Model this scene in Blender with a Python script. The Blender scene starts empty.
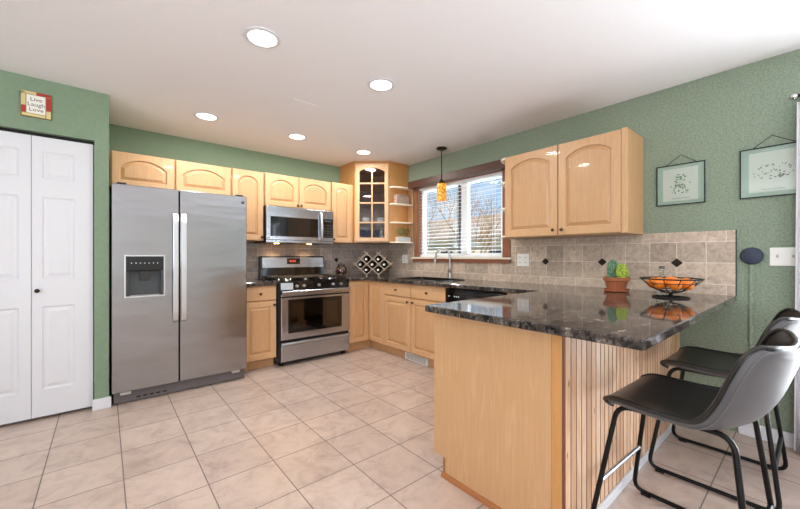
import bpy, bmesh, math, random
from mathutils import Vector, Matrix
random.seed(7)
sc = bpy.context.scene
COL = sc.collection
PI = math.pi

# ---------------------------------------------------------------- camera, world, light
cam = bpy.data.objects.new('camera', bpy.data.cameras.new('camera'))
COL.objects.link(cam)
cam.location = (-3.2496, -4.3621, 1.1814)
cam.rotation_euler = (PI/2, 0, -0.6992)
cam.data.sensor_width = 36
cam.data.lens = 36*351.43/800
cam.data.shift_y = 0.00246
cam.data.clip_start = 0.05
sc.camera = cam

sc.view_settings.view_transform = 'Standard'
sc.view_settings.look = 'None'
sc.view_settings.gamma = 1
sc.view_settings.use_curve_mapping = False
sc.view_settings.exposure = -0.06
sc.cycles.use_denoising = True
sc.cycles.max_bounces = 10
sc.cycles.diffuse_bounces = 6
sc.cycles.caustics_reflective = False
sc.cycles.caustics_refractive = False

def lin(c):
    def f(v):
        v /= 255.0
        return v/12.92 if v <= .04045 else ((v+.055)/1.055)**2.4
    return (f(c[0]), f(c[1]), f(c[2]), 1)

w = bpy.data.worlds.new('sky'); sc.world = w; w.use_nodes = True
nt = w.node_tree; nt.nodes.clear()
out = nt.nodes.new('ShaderNodeOutputWorld'); bg = nt.nodes.new('ShaderNodeBackground')
tc = nt.nodes.new('ShaderNodeTexCoord'); sep = nt.nodes.new('ShaderNodeSeparateXYZ')
rp = nt.nodes.new('ShaderNodeValToRGB'); no = nt.nodes.new('ShaderNodeTexNoise'); mx = nt.nodes.new('ShaderNodeMix')
cr = nt.nodes.new('ShaderNodeValToRGB')
nt.links.new(tc.outputs['Generated'], sep.inputs[0]); nt.links.new(sep.outputs['Z'], rp.inputs[0])
rp.color_ramp.elements[0].position = 0; rp.color_ramp.elements[0].color = lin((178, 206, 240))
rp.color_ramp.elements[1].position = .45; rp.color_ramp.elements[1].color = lin((84, 140, 218))
nt.links.new(tc.outputs['Generated'], no.inputs['Vector']); no.inputs['Scale'].default_value = 5; no.inputs['Detail'].default_value = 6
nt.links.new(no.outputs['Fac'], cr.inputs[0]); cr.color_ramp.elements[0].position = .5; cr.color_ramp.elements[1].position = .68
mx.data_type = 'RGBA'; nt.links.new(cr.outputs[0], mx.inputs['Factor']); nt.links.new(rp.outputs[0], mx.inputs['A'])
mx.inputs['B'].default_value = lin((244, 247, 252))
nt.links.new(mx.outputs['Result'], bg.inputs['Color']); bg.inputs['Strength'].default_value = 1.35
nt.links.new(bg.outputs[0], out.inputs[0])

def lamp(name, kind, loc, energy, color, rot=(0, 0, 0), **kw):
    d = bpy.data.lights.new(name, kind); d.energy = energy; d.color = color
    for k, v in kw.items(): setattr(d, k, v)
    o = bpy.data.objects.new(name, d); COL.objects.link(o); o.location = loc; o.rotation_euler = rot
    return o
sun = lamp('sun', 'SUN', (0, 0, 20), 9.0, (1, .95, .88), (math.radians(38), math.radians(-35), 0), angle=.01)
# daylight entering through the patio door (right wall), and the two windows behind the camera
lamp('patio_daylight', 'AREA', (.10, -5.45, 1.1), 150, (.90, .95, 1), (0, PI/2+.55, 0), shape='RECTANGLE', size=2.0, size_y=1.7)
lamp('rear_window_daylight', 'AREA', (-5.0, -8.1, 1.45), 55, (.88, .94, 1), (PI/2+.9, 0, 0), shape='RECTANGLE', size=2.4, size_y=1.5)
lamp('side_window_daylight', 'AREA', (-6.6, -5.2, 1.4), 150, (.90, .95, 1), (0, -PI/2-.85, 0), shape='RECTANGLE', size=1.5, size_y=2.6)

lamp('kitchen_ceiling_fill', 'AREA', (.62, -1.545, .92), 110, (.92, .96, 1), (0, PI/2+.8, 0), shape='RECTANGLE', size=.7, size_y=1.6)  # added fill hidden below the window, aimed up to brighten the ceiling

# ---------------------------------------------------------------- materials
MATS = {}
class N:
    def __init__(s, name, base=(128, 128, 128), rough=.5, metal=0, spec=.5, coat=0, **kw):
        s.m = bpy.data.materials.new(name); s.m.use_nodes = True
        s.t = s.m.node_tree; s.b = s.t.nodes['Principled BSDF']
        s.b.inputs['Base Color'].default_value = lin(base)
        s.b.inputs['Roughness'].default_value = rough; s.b.inputs['Metallic'].default_value = metal
        s.b.inputs['Specular IOR Level'].default_value = spec; s.b.inputs['Coat Weight'].default_value = coat
        for k, v in kw.items(): s.b.inputs[k].default_value = v
        MATS[name] = s.m
    def n(s, t, **kw):
        x = s.t.nodes.new(t)
        for k, v in kw.items():
            if hasattr(x, k): setattr(x, k, v)
            else: x.inputs[k].default_value = v
        return x
    def l(s, a, b): s.t.links.new(a, b)
    def coords(s, scale=(1, 1, 1), loc=(0, 0, 0), rot=(0, 0, 0)):
        c = s.n('ShaderNodeTexCoord'); mp = s.n('ShaderNodeMapping')
        mp.inputs['Scale'].default_value = scale; mp.inputs['Location'].default_value = loc; mp.inputs['Rotation'].default_value = rot
        s.l(c.outputs['Object'], mp.inputs[0]); return mp.outputs[0]
    def noise(s, vec, scale=5, detail=3, rough=.5, dist=0):
        x = s.n('ShaderNodeTexNoise'); x.inputs['Scale'].default_value = scale; x.inputs['Detail'].default_value = detail
        x.inputs['Roughness'].default_value = rough; x.inputs['Distortion'].default_value = dist; s.l(vec, x.inputs['Vector']); return x.outputs['Fac']
    def ramp(s, fac, stops):
        r = s.n('ShaderNodeValToRGB'); e = r.color_ramp.elements
        while len(e) < len(stops): e.new(.5)
        for k, (p, c) in enumerate(stops): e[k].position = p; e[k].color = lin(c)
        s.l(fac, r.inputs[0]); return r.outputs[0]
    def mix(s, fac, a, b, mode='MIX'):
        x = s.n('ShaderNodeMix'); x.data_type = 'RGBA'; x.blend_type = mode
        for sock, v in (('Factor', fac), ('A', a), ('B', b)):
            if isinstance(v, (int, float)): x.inputs[sock].default_value = v
            elif isinstance(v, tuple): x.inputs[sock].default_value = lin(v)
            else: s.l(v, x.inputs[sock])
        return x.outputs['Result']
    def math(s, op, a, b=0):
        x = s.n('ShaderNodeMath'); x.operation = op
        for k, v in ((0, a), (1, b)):
            if isinstance(v, (int, float)): x.inputs[k].default_value = v
            else: s.l(v, x.inputs[k])
        return x.outputs[0]
    def color(s, sock): s.l(sock, s.b.inputs['Base Color']); return s
    def bump(s, h, strength=.2, dist=.01):
        x = s.n('ShaderNodeBump'); x.inputs['Strength'].default_value = strength; x.inputs['Distance'].default_value = dist
        s.l(h, x.inputs['Height']); s.l(x.outputs[0], s.b.inputs['Normal']); return s

def wood(name, a, b, c, rough=.38, sc_=(14, 14, 1.2), coat=.12):
    m = N(name, a, rough, coat=coat)
    v = m.coords(sc_)
    f = m.noise(v, 2.2, 6, .6, 1.2)
    col = m.ramp(f, [(.25, a), (.5, b), (.8, c)])
    v2 = m.coords((160, 160, 4))
    f2 = m.noise(v2, 1.0, 2)
    dark = m.ramp(f2, [(.3, (214, 208, 200)), (.55, (255, 255, 255))])
    m.color(m.mix(.2, col, dark, 'MULTIPLY'))
    return m
wood('maple', (205, 163, 119), (211, 170, 127), (195, 151, 106))
wood('maple_panel', (206, 164, 121), (200, 157, 113), (212, 172, 130))
wood('maple_edge', (196, 142, 82), (202, 149, 90), (184, 128, 70))
wood('maple_side', (203, 160, 115), (197, 153, 108), (208, 166, 122))
wood('trim_wood', (134, 80, 54), (148, 90, 61), (116, 67, 45), .4)
wood('valance_wood', (74, 44, 33), (84, 50, 37), (62, 36, 27), .4, (1.2, 14, 14))
wood('moulding_wood', (158, 98, 54), (166, 106, 60), (144, 86, 46))
wood('rack_wood', (206, 182, 152), (214, 190, 160), (190, 164, 132))
wood('shelf_white', (240, 226, 204), (244, 232, 212), (236, 220, 196))
# bead board: each board a shade of its own
m = N('beadboard', (214, 180, 146), .45)
c = m.n('ShaderNodeTexCoord'); s_ = m.n('ShaderNodeSeparateXYZ'); m.l(c.outputs['Object'], s_.inputs[0])
idx = m.math('FLOOR', m.math('MULTIPLY', s_.outputs['X'], 20.0))
wn = m.n('ShaderNodeTexWhiteNoise'); wn.noise_dimensions = '1D'; m.l(idx, wn.inputs['W'])
shade = m.ramp(wn.outputs['Value'], [(0, (206, 168, 136)), (.5, (224, 190, 158)), (1, (238, 212, 186))])
g = m.noise(m.coords((22, 22, 1.6)), 3, 6, .6, 1.5)
col = m.mix(.55, shade, m.ramp(g, [(.3, (196, 154, 124)), (.6, (255, 246, 234))]), 'MULTIPLY')
vo = m.n('ShaderNodeTexVoronoi'); vo.inputs['Scale'].default_value = 1; m.l(m.coords((16, 1, 6)), vo.inputs['Vector'])
kn = m.ramp(vo.outputs['Distance'], [(.05, (96, 56, 36)), (.12, (255, 255, 255))])
fr_ = m.math('FRACT', m.math('MULTIPLY', s_.outputs['X'], 20.0)); ed_ = m.math('LESS_THAN', fr_, .17)  # brown groove stain that also paints in the grooves' shade
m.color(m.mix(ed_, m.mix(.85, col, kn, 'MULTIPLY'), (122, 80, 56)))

def paint(name, c1, bumpy=.2, rough=.7, fine=45, amp=3):
    m = N(name, c1, rough, spec=.3)
    v = m.coords((1, 1, 1))
    f = m.noise(v, fine, 3, .55)
    h = m.ramp(f, [(.42, (0, 0, 0)), (.62, (255, 255, 255))])
    m.bump(h, bumpy, .004)
    c2 = tuple(max(0, x-amp) for x in c1)
    m.color(m.mix(h, c1, c2))  # stipple's shading repeated in the colour, following the bump
paint('green_paint_shaded', (130, 152, 127), .15)  # same paint as the right wall, its dimmer light put into the colour
paint('stippled_green_paint_lit', (148, 163, 143), .6, .7, 85, 16)  # lighter copy of the green, the right wall's brighter light painted in
paint('ceiling_paint', (243, 243, 246), .05, .8, 45, 1)
paint('room_paint', (222, 220, 214), .1)
N('white_paint', (222, 225, 230), .4)
N('white_plastic', (240, 240, 236), .35)
N('vinyl', (244, 246, 248), .35)
N('dark_gap', (18, 17, 17), .8)
N('black_plastic', (20, 21, 23), .3)
N('black_gloss', (10, 10, 11), .08, coat=.5)
N('dark_plastic', (62, 66, 68), .4)
N('grille_grey', (98, 94, 94), .5)
N('black_metal', (24, 23, 23), .38, .6)
N('iron', (26, 25, 25), .55, .2)
N('chrome', (210, 210, 212), .18, 1)
N('plain_metal', (190, 192, 196), .3, 1)
N('nickel', (176, 172, 168), .28, 1)
N('knob_metal', (96, 80, 66), .35, 1)
N('bronze', (46, 36, 30), .4, .7)
N('amber_body', (230, 160, 60), .3)
N('terracotta', (168, 98, 62), .75)
N('soil', (64, 46, 34), .95)
N('orange_skin', (240, 130, 32), .45)
N('porcelain', (238, 238, 234), .2, coat=.4)
N('wine_glass_dark', (18, 16, 14), .12, coat=.5)
N('foil', (206, 200, 192), .35, .5)
N('navy_plastic', (44, 52, 74), .55)
N('charcoal', (52, 50, 52), .5)
N('stitch', (120, 116, 112), .7)
N('led', (220, 235, 240), .4)
N('paper', (240, 239, 230), .8)
N('painted_reflection', (186, 206, 192), .5)
N('ink', (86, 88, 84), .8)
N('leaf_ink', (120, 158, 128), .8)
N('red_patch', (172, 52, 40), .7)
N('cream_patch', (214, 198, 140), .7)
N('plaque_wood', (148, 120, 76), .7)
N('leaf_green', (70, 112, 62), .6)
N('grey_box', (186, 186, 182), .8)
N('bark', (140, 112, 84), .9)
N('siding', (226, 212, 188), .8)
N('roof', (150, 134, 122), .9)
N('grass', (150, 142, 104), .95)
N('fence_wood', (178, 160, 138), .9)

m = N('cactus', (80, 118, 88), .6)
m.color(m.ramp(m.noise(m.coords(), 60, 2), [(.3, (60, 98, 72)), (.7, (116, 154, 120))]))
m = N('succulent', (150, 178, 52), .6)
m.color(m.ramp(m.noise(m.coords(), 90, 2), [(.3, (112, 146, 34)), (.7, (190, 208, 84))]))
m = N('jar_content', (110, 52, 36), .5)
m.color(m.ramp(m.noise(m.coords(), 45, 2), [(.3, (50, 22, 20)), (.5, (140, 60, 40)), (.75, (206, 150, 110))]))
m = N('wicker', (170, 140, 118), .8)
m.color(m.ramp(m.noise(m.coords((30, 30, 120)), 2, 3), [(.35, (120, 88, 74)), (.65, (214, 190, 172))]))

# brushed stainless steel
def steel(name, base, rough, aniso=(1, 1, 220)):
    m = N(name, base, rough, 1)
    f = m.noise(m.coords(aniso), 2.0, 2)
    r = m.n('ShaderNodeMapRange'); r.inputs['To Min'].default_value = rough-.003; r.inputs['To Max'].default_value = rough+.003
    m.l(f, r.inputs['Value']); m.l(r.outputs[0], m.b.inputs['Roughness'])
    f3 = m.noise(m.coords((.9, .9, 3.2)), 1.6, 2)
    m.bump(f3, .35, .02)
steel('steel', (162, 163, 166), .2)
steel('steel_handle', (214, 216, 220), .3)
steel('steel_range', (184, 190, 199), .25)

# granite
m = N('granite', (80, 74, 72), .06, coat=0)
v = m.coords((1, 1.6, 1))
f = m.noise(v, 13, 9, .8, .5)
c1 = m.ramp(f, [(.40, (10, 10, 12)), (.47, (34, 31, 32)), (.52, (104, 90, 80)), (.55, (36, 33, 34)), (.62, (176, 164, 152))])
vo = m.n('ShaderNodeTexVoronoi'); vo.inputs['Scale'].default_value = 70; m.l(v, vo.inputs['Vector'])
c2 = m.ramp(vo.outputs['Color'], [(.25, (22, 22, 26)), (.55, (84, 76, 72)), (.92, (176, 166, 158))])
c3 = m.mix(.28, c1, c2)
big = m.ramp(m.noise(v, 7, 3, .6), [(.4, (120, 116, 116)), (.6, (255, 255, 255))])
m.color(m.mix(.6, c3, big, 'MULTIPLY'))

# floor tile
def tile_mat(name, bw, rh, mortar, loc, cA, cB, grout, rough, swap=None, noise_cols=None, offset=0.0, rot=(0, 0, 0), nscale=7):
    m = N(name, cA, rough)
    cc = m.n('ShaderNodeTexCoord'); sep = m.n('ShaderNodeSeparateXYZ'); m.l(cc.outputs['Object'], sep.inputs[0])
    cb = m.n('ShaderNodeCombineXYZ')
    ax = swap or ('X', 'Y')
    m.l(m.math('ADD', sep.outputs[ax[0]], loc[0]), cb.inputs[0]); m.l(m.math('ADD', sep.outputs[ax[1]], loc[1]), cb.inputs[1])
    br = m.n('ShaderNodeTexBrick'); br.offset = offset; br.offset_frequency = 2; br.squash = 1
    m.l(cb.outputs[0], br.inputs['Vector'])
    br.inputs['Scale'].default_value = 1; br.inputs['Brick Width'].default_value = bw; br.inputs['Row Height'].default_value = rh
    br.inputs['Mortar Size'].default_value = mortar; br.inputs['Mortar Smooth'].default_value = .1
    br.inputs['Color1'].default_value = lin(cA); br.inputs['Color2'].default_value = lin(cB); br.inputs['Mortar'].default_value = lin(grout)
    nz = m.noise(m.coords(), nscale, 8, .68, .8)
    nc = m.ramp(nz, noise_cols)
    col = m.mix(m.math('SUBTRACT', .75, m.math('MULTIPLY', br.outputs['Fac'], .75)), br.outputs['Color'], nc, 'MULTIPLY')
    m.color(col)
    m.bump(m.math('SUBTRACT', 1, br.outputs['Fac']), .35, .003)
    m.l(m.math('ADD', m.math('MULTIPLY', br.outputs['Fac'], .4), rough), m.b.inputs['Roughness'])
    return m
tile_mat('floor_tile', .335, .335, .0032, (3.5063+3.35, .9913+6.7), (207, 190, 179), (195, 177, 166), (124, 113, 106), .3,
         noise_cols=[(.32, (196, 184, 180)), (.5, (236, 230, 226)), (.7, (255, 252, 248))])
NC = [(.34, (182, 173, 166)), (.5, (222, 216, 210)), (.66, (250, 247, 243))]
tile_mat('splash_tile_right', .167, .1485, .0022, (4.02+.003, -.840), (228, 211, 192), (188, 173, 157), (228, 217, 202), .35, swap=('Y', 'Z'), noise_cols=NC, nscale=24)
tile_mat('splash_band_right', .334, .1485, .0022, (4.02-.06, -.840), (222, 205, 187), (202, 187, 170), (228, 217, 202), .35, swap=('Y', 'Z'), noise_cols=NC, nscale=24)
tile_mat('splash_tile_back', .167, .1485, .0022, (4.175, -.840), (206, 193, 185), (168, 157, 151), (212, 202, 194), .3, swap=('X', 'Z'), noise_cols=NC, nscale=24)

# leather
m = N('leather', (26, 25, 25), .36, coat=.25, spec=.6)
v = m.coords(); m.bump(m.noise(v, 240, 3), .12, .002)
m.color(m.ramp(m.noise(v, 7, 5, .7), [(.4, (20, 19, 19)), (.75, (44, 42, 41))]))
m = N('leather_back_glare', (82, 82, 85), .52, coat=0, spec=.6)  # outer side of the black leather, glare put into a lighter grey
m.bump(m.noise(m.coords(), 240, 3), .1, .002)
# fabric curtain
m = N('curtain_cloth', (222, 220, 224), .9); m.bump(m.noise(m.coords(), 200, 2), .1, .002)
# amber art glass
m = N('amber_glass', (226, 150, 40), .25)
v = m.coords((1, 1, 1)); am = m.ramp(m.noise(v, 42, 4, .7), [(.35, (150, 70, 8)), (.5, (226, 150, 34)), (.68, (255, 216, 110))])
m.color(am); m.l(am, m.b.inputs['Emission Color']); m.b.inputs['Emission Strength'].default_value = .55
def emit(name, col, s):
    m = N(name, col); m.b.inputs['Emission Color'].default_value = lin(col); m.b.inputs['Emission Strength'].default_value = s
emit('lamp_white', (255, 250, 242), 6); emit('lamp_warm', (255, 190, 110), 30); emit('digits', (210, 60, 40), .6)
def glass(name, tint, refl=.12, rough=.02):
    m = N(name, tint); t = m.t; t.nodes.remove(m.b)
    o = [n for n in t.nodes if n.type == 'OUTPUT_MATERIAL'][0]
    tr = t.nodes.new('ShaderNodeBsdfTransparent'); gl = t.nodes.new('ShaderNodeBsdfGlossy'); ms = t.nodes.new('ShaderNodeMixShader')
    lw = t.nodes.new('ShaderNodeLayerWeight'); lw.inputs['Blend'].default_value = .35
    mm = t.nodes.new('ShaderNodeMath'); mm.operation = 'MULTIPLY_ADD'; mm.inputs[1].default_value = .35; mm.inputs[2].default_value = refl
    t.links.new(lw.outputs['Fresnel'], mm.inputs[0]); t.links.new(mm.outputs[0], ms.inputs[0])
    tr.inputs[0].default_value = lin(tint); gl.inputs['Roughness'].default_value = rough
    t.links.new(tr.outputs[0], ms.inputs[1]); t.links.new(gl.outputs[0], ms.inputs[2]); t.links.new(ms.outputs[0], o.inputs[0])
glass('clear_glass', (246, 250, 248), .04); glass('cab_glass', (226, 222, 218), .03); glass('jar_glass', (232, 230, 228), .06)
glass('oven_glass', (44, 42, 42), .10, .05)

# ---------------------------------------------------------------- mesh helpers
class MB:
    def __init__(s): s.bm = bmesh.new()
    def box(s, x0, x1, y0, y1, z0, z1):
        x0, x1 = min(x0, x1), max(x0, x1); y0, y1 = min(y0, y1), max(y0, y1); z0, z1 = min(z0, z1), max(z0, z1)
        v = [s.bm.verts.new(p) for p in ((x0,y0,z0),(x1,y0,z0),(x1,y1,z0),(x0,y1,z0),(x0,y0,z1),(x1,y0,z1),(x1,y1,z1),(x0,y1,z1))]
        for f in ((0,3,2,1),(4,5,6,7),(0,1,5,4),(1,2,6,5),(2,3,7,6),(3,0,4,7)): s.bm.faces.new([v[i] for i in f])
        return s
    def prism(s, pts, z0, z1):
        a = [s.bm.verts.new((p[0], p[1], z0)) for p in pts]; b = [s.bm.verts.new((p[0], p[1], z1)) for p in pts]
        n = len(pts); s.bm.faces.new(a[::-1]); s.bm.faces.new(b)
        for i in range(n): s.bm.faces.new((a[i], a[(i+1) % n], b[(i+1) % n], b[i]))
        return s
    def prism_y(s, pts, y0, y1):   # pts (x,z)
        a = [s.bm.verts.new((p[0], y0, p[1])) for p in pts]; b = [s.bm.verts.new((p[0], y1, p[1])) for p in pts]
        n = len(pts); s.bm.faces.new(a); s.bm.faces.new(b[::-1])
        for i in range(n): s.bm.faces.new((a[i], b[i], b[(i+1) % n], a[(i+1) % n]))
        return s
    def prism_x(s, pts, x0, x1):   # pts (y,z)
        a = [s.bm.verts.new((x0, p[0], p[1])) for p in pts]; b = [s.bm.verts.new((x1, p[0], p[1])) for p in pts]
        n = len(pts); s.bm.faces.new(a[::-1]); s.bm.faces.new(b)
        for i in range(n): s.bm.faces.new((a[i], a[(i+1) % n], b[(i+1) % n], b[i]))
        return s
    def tube(s, path, r, n=10, cap=True, closed=False):
        path = [Vector(p) for p in path]; rings = []; L = len(path); up = None
        for i, p in enumerate(path):
            if closed: d = path[(i+1) % L]-path[i-1]
            else: d = path[min(i+1, L-1)]-path[max(i-1, 0)]
            d.normalize()
            if up is None:
                up = Vector((0, 0, 1)) if abs(d.z) < .9 else Vector((1, 0, 0))
            u = (up - d*up.dot(d)); u.normalize(); up = u; v = d.cross(u)
            rr = r[i] if isinstance(r, (list, tuple)) else r
            rings.append([s.bm.verts.new(p+(u*math.cos(2*PI*k/n)+v*math.sin(2*PI*k/n))*rr) for k in range(n)])
        for i in range(L if closed else L-1):
            a, b = rings[i], rings[(i+1) % L]
            for k in range(n): s.bm.faces.new((a[k], a[(k+1) % n], b[(k+1) % n], b[k]))
        if cap and not closed: s.bm.faces.new(rings[0][::-1]); s.bm.faces.new(rings[-1])
        return s
    def lathe(s, prof, c=(0, 0, 0), n=24, axis='z', cap=True):
        rings = []
        for r, z in prof:
            ring = []
            for k in range(n):
                a = 2*PI*k/n; x, y = r*math.cos(a), r*math.sin(a)
                p = (x, y, z) if axis == 'z' else ((x, -z, y) if axis == '-y' else (z, x, y))
                ring.append(s.bm.verts.new((c[0]+p[0], c[1]+p[1], c[2]+p[2])))
            rings.append(ring)
        for a, b in zip(rings, rings[1:]):
            for k in range(n): s.bm.faces.new((a[k], a[(k+1) % n], b[(k+1) % n], b[k]))
        if cap: s.bm.faces.new(rings[0][::-1]); s.bm.faces.new(rings[-1])
        return s
    def sphere(s, c, r, sx=1, sy=1, sz=1, u=16, v=10):
        mt = Matrix.Translation(c) @ Matrix.Diagonal((sx, sy, sz, 1))
        bmesh.ops.create_uvsphere(s.bm, u_segments=u, v_segments=v, radius=r, matrix=mt); return s
    def poly(s, pts): s.bm.faces.new([s.bm.verts.new(p) for p in pts]); return s
    def build(s, name, mat, parent=None, bevel=0, smooth=False, seg=2, loc=None, rot=None):
        bmesh.ops.recalc_face_normals(s.bm, faces=s.bm.faces)
        me = bpy.data.meshes.new(name); s.bm.to_mesh(me); s.bm.free()
        mats = mat if isinstance(mat, (list, tuple)) else [mat]
        for x in mats: me.materials.append(MATS[x])
        if smooth:
            for p in me.polygons: p.use_smooth = True
            me.set_sharp_from_angle(angle=math.radians(42))
        o = bpy.data.objects.new(name, me); COL.objects.link(o)
        if parent: o.parent = parent
        if loc: o.location = loc
        if rot: o.rotation_euler = rot
        if bevel:
            md = o.modifiers.new('bevel', 'BEVEL'); md.width = bevel; md.segments = seg; md.limit_method = 'ANGLE'; md.angle_limit = math.radians(40)
        return o

def tag(o, label, cat, group=None):
    o['label'] = label; o['category'] = cat
    if group: o['group'] = group
    return o
def thing(name, label, cat, loc=(0, 0, 0), rz=0, group=None):
    o = bpy.data.objects.new(name, None); COL.objects.link(o); o.empty_display_size = .1
    o.location = loc; o.rotation_euler = (0, 0, rz)
    return tag(o, label, cat, group)
def struct(o): o['kind'] = 'structure'; return o
def lab(o, l): o['label'] = l; return o
def copy_tree(o, parent=None):
    c = o.copy(); COL.objects.link(c); c.parent = parent
    for ch in list(o.children): copy_tree(ch, c)
    return c
def text_mesh(name, body, size, mat, parent, loc, rot, align='CENTER'):
    cu = bpy.data.curves.new(name, 'FONT'); cu.body = body; cu.size = size; cu.align_x = align; cu.extrude = .0003; cu.resolution_u = 2
    t = bpy.data.objects.new(name, cu); COL.objects.link(t)
    dg = bpy.context.evaluated_depsgraph_get(); dg.update()
    me = bpy.data.meshes.new_from_object(t.evaluated_get(dg)); me.name = name
    bpy.data.objects.remove(t); me.materials.clear(); me.materials.append(MATS[mat])
    o = bpy.data.objects.new(name, me); COL.objects.link(o); o.parent = parent; o.location = loc; o.rotation_euler = rot
    return o

# ---------------------------------------------------------------- room shell
CH = 2.45
XL, YR = -6.5, -8.0
struct(MB().box(XL, 0, YR, 0, -.1, 0).build('floor', 'floor_tile'))
struct(MB().box(XL-.15, .15, YR-.15, .15, CH, CH+.1).build('ceiling', 'ceiling_paint'))
struct(MB().box(XL, .15, 0, .15, -.1, CH).build('wall_back', 'green_paint_shaded'))
# right wall with kitchen window opening and patio door opening
WY0, WY1, WZ0, WZ1 = -.885, -2.205, 1.165, 2.10
PY0, PY1, PZ = -4.6, -6.3, 2.05
rw = MB()
rw.box(0, .15, 0, WY0, -.1, CH).box(0, .15, WY0, WY1, -.1, WZ0).box(0, .15, WY0, WY1, WZ1, CH).box(0, .15, WY1, PY0, -.1, CH)
rw.box(0, .15, PY0, PY1, PZ, CH).box(0, .15, PY1, YR, -.1, CH).box(0, .15, PY0, PY1, -.1, 0)
struct(rw.build('wall_right', 'stippled_green_paint_lit'))
# rear and left walls (behind the camera) with their windows
r = MB(); r.box(XL, -6.2, YR-.15, YR, -.1, CH).box(-3.8, .15, YR-.15, YR, -.1, CH).box(-6.2, -3.8, YR-.15, YR, -.1, .65).box(-6.2, -3.8, YR-.15, YR, 2.2, CH)
struct(r.build('wall_rear', 'room_paint'))
r = MB(); r.box(XL-.15, XL, YR, -6.6, -.1, CH).box(XL-.15, XL, -3.8, .15, -.1, CH).box(XL-.15, XL, -6.6, -3.8, -.1, .6).box(XL-.15, XL, -6.6, -3.8, 2.2, CH)
struct(r.build('wall_left', 'room_paint'))
# closet wall with bifold door opening
CY0, OPX0, OPX1, OPZ = -.785, -3.985, -3.31, 2.072
r = MB(); r.box(OPX1, -3.222, CY0, -.001, 0, CH).box(OPX0, OPX1, CY0, CY0+.1, OPZ, CH).box(XL, OPX0, CY0, CY0+.1, 0, CH)
struct(r.build('wall_closet', 'green_paint_shaded'))
struct(MB().box(OPX0, OPX1, CY0+.04, CY0+.075, OPZ-.022, OPZ-.001).build('trim_1', 'dark_gap'))
b = MB(); b.box(OPX1-.012, -3.208, CY0-.016, CY0-.0005, 0, .085).box(-3.2215, -3.208, CY0-.0005, CY0+.02, 0, .085)
struct(b.build('baseboard_closet', 'white_paint', bevel=.004))
struct(MB().box(-.014, -.0005, -4.02, PY0+.02, 0, .09).build('baseboard_right', 'white_paint', bevel=.004))
# closet bifold door
d1 = bpy.data.objects.new('door_1', None); COL.objects.link(d1); struct(d1)
d1.location = (OPX0, CY0+.045, 0)
def slab_with_panels(mb, x0, x1, y, t, z0, z1, rects):
    """front skin (facing -y) with raised-panel recesses"""
    xs = sorted({x0, x1} | {q for r_ in rects for q in r_[:2]}); zs = sorted({z0, z1} | {q for r_ in rects for q in r_[2:]})
    bm = mb.bm
    def q(a): bm.faces.new([bm.verts.new(p) for p in a])
    for i in range(len(xs)-1):
        for j in range(len(zs)-1):
            cx, cz = (xs[i]+xs[i+1])/2, (zs[j]+zs[j+1])/2
            if any(r_[0] < cx < r_[1] and r_[2] < cz < r_[3] for r_ in rects): continue
            q(((xs[i], y, zs[j]), (xs[i+1], y, zs[j]), (xs[i+1], y, zs[j+1]), (xs[i], y, zs[j+1])))
    for r_ in rects:
        loops = []
        for ins, dy in ((0, 0), (.012, .009), (.018, .009), (.040, .001)):
            loops.append([(r_[0]+ins, y+dy, r_[2]+ins), (r_[1]-ins, y+dy, r_[2]+ins), (r_[1]-ins, y+dy, r_[3]-ins), (r_[0]+ins, y+dy, r_[3]-ins)])
        for a, b_ in zip(loops, loops[1:]):
            for k in range(4): q((a[k], a[(k+1) % 4], b_[(k+1) % 4], b_[k]))
        q(loops[-1])
    # sides and back
    q(((x0, y, z0), (x0, y+t, z0), (x0, y+t, z1), (x0, y, z1))); q(((x1, y, z0), (x1, y, z1), (x1, y+t, z1), (x1, y+t, z0)))
    q(((x0, y, z1), (x0, y+t, z1), (x1, y+t, z1), (x1, y, z1))); q(((x0, y, z0), (x1, y, z0), (x1, y+t, z0), (x0, y+t, z0)))
    q(((x0, y+t, z0), (x1, y+t, z0), (x1, y+t, z1), (x0, y+t, z1)))
    bmesh.ops.remove_doubles(bm, verts=bm.verts, dist=1e-5)
for k in range(2):
    mb = MB(); a = .003+k*.334; e = a+.331
    slab_with_panels(mb, a, e, -.006, .032, .022, OPZ-.024, [(a+.052, e-.105 if k else e-.06, 1.745, 1.945), (a+.052, e-.105 if k else e-.06, 1.02, 1.615), (a+.052, e-.105 if k else e-.06, .215, .82)])
    leaf = mb.build('door_leaf', 'white_paint', d1)
    if k: MB().lathe([(.004, 0), (.006, .012), (.014, .018), (.015, .026), (.008, .032)], (a+.03, -.006, .935), 12, '-y').build('door_knob', 'bronze', leaf, smooth=True)
struct(MB().box(OPX0, OPX1, CY0+.1, -.002, 0, .003).build('closet_dark_sheet', 'dark_gap'))  # black sheet on the closet floor, painting in the dark interior

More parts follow.
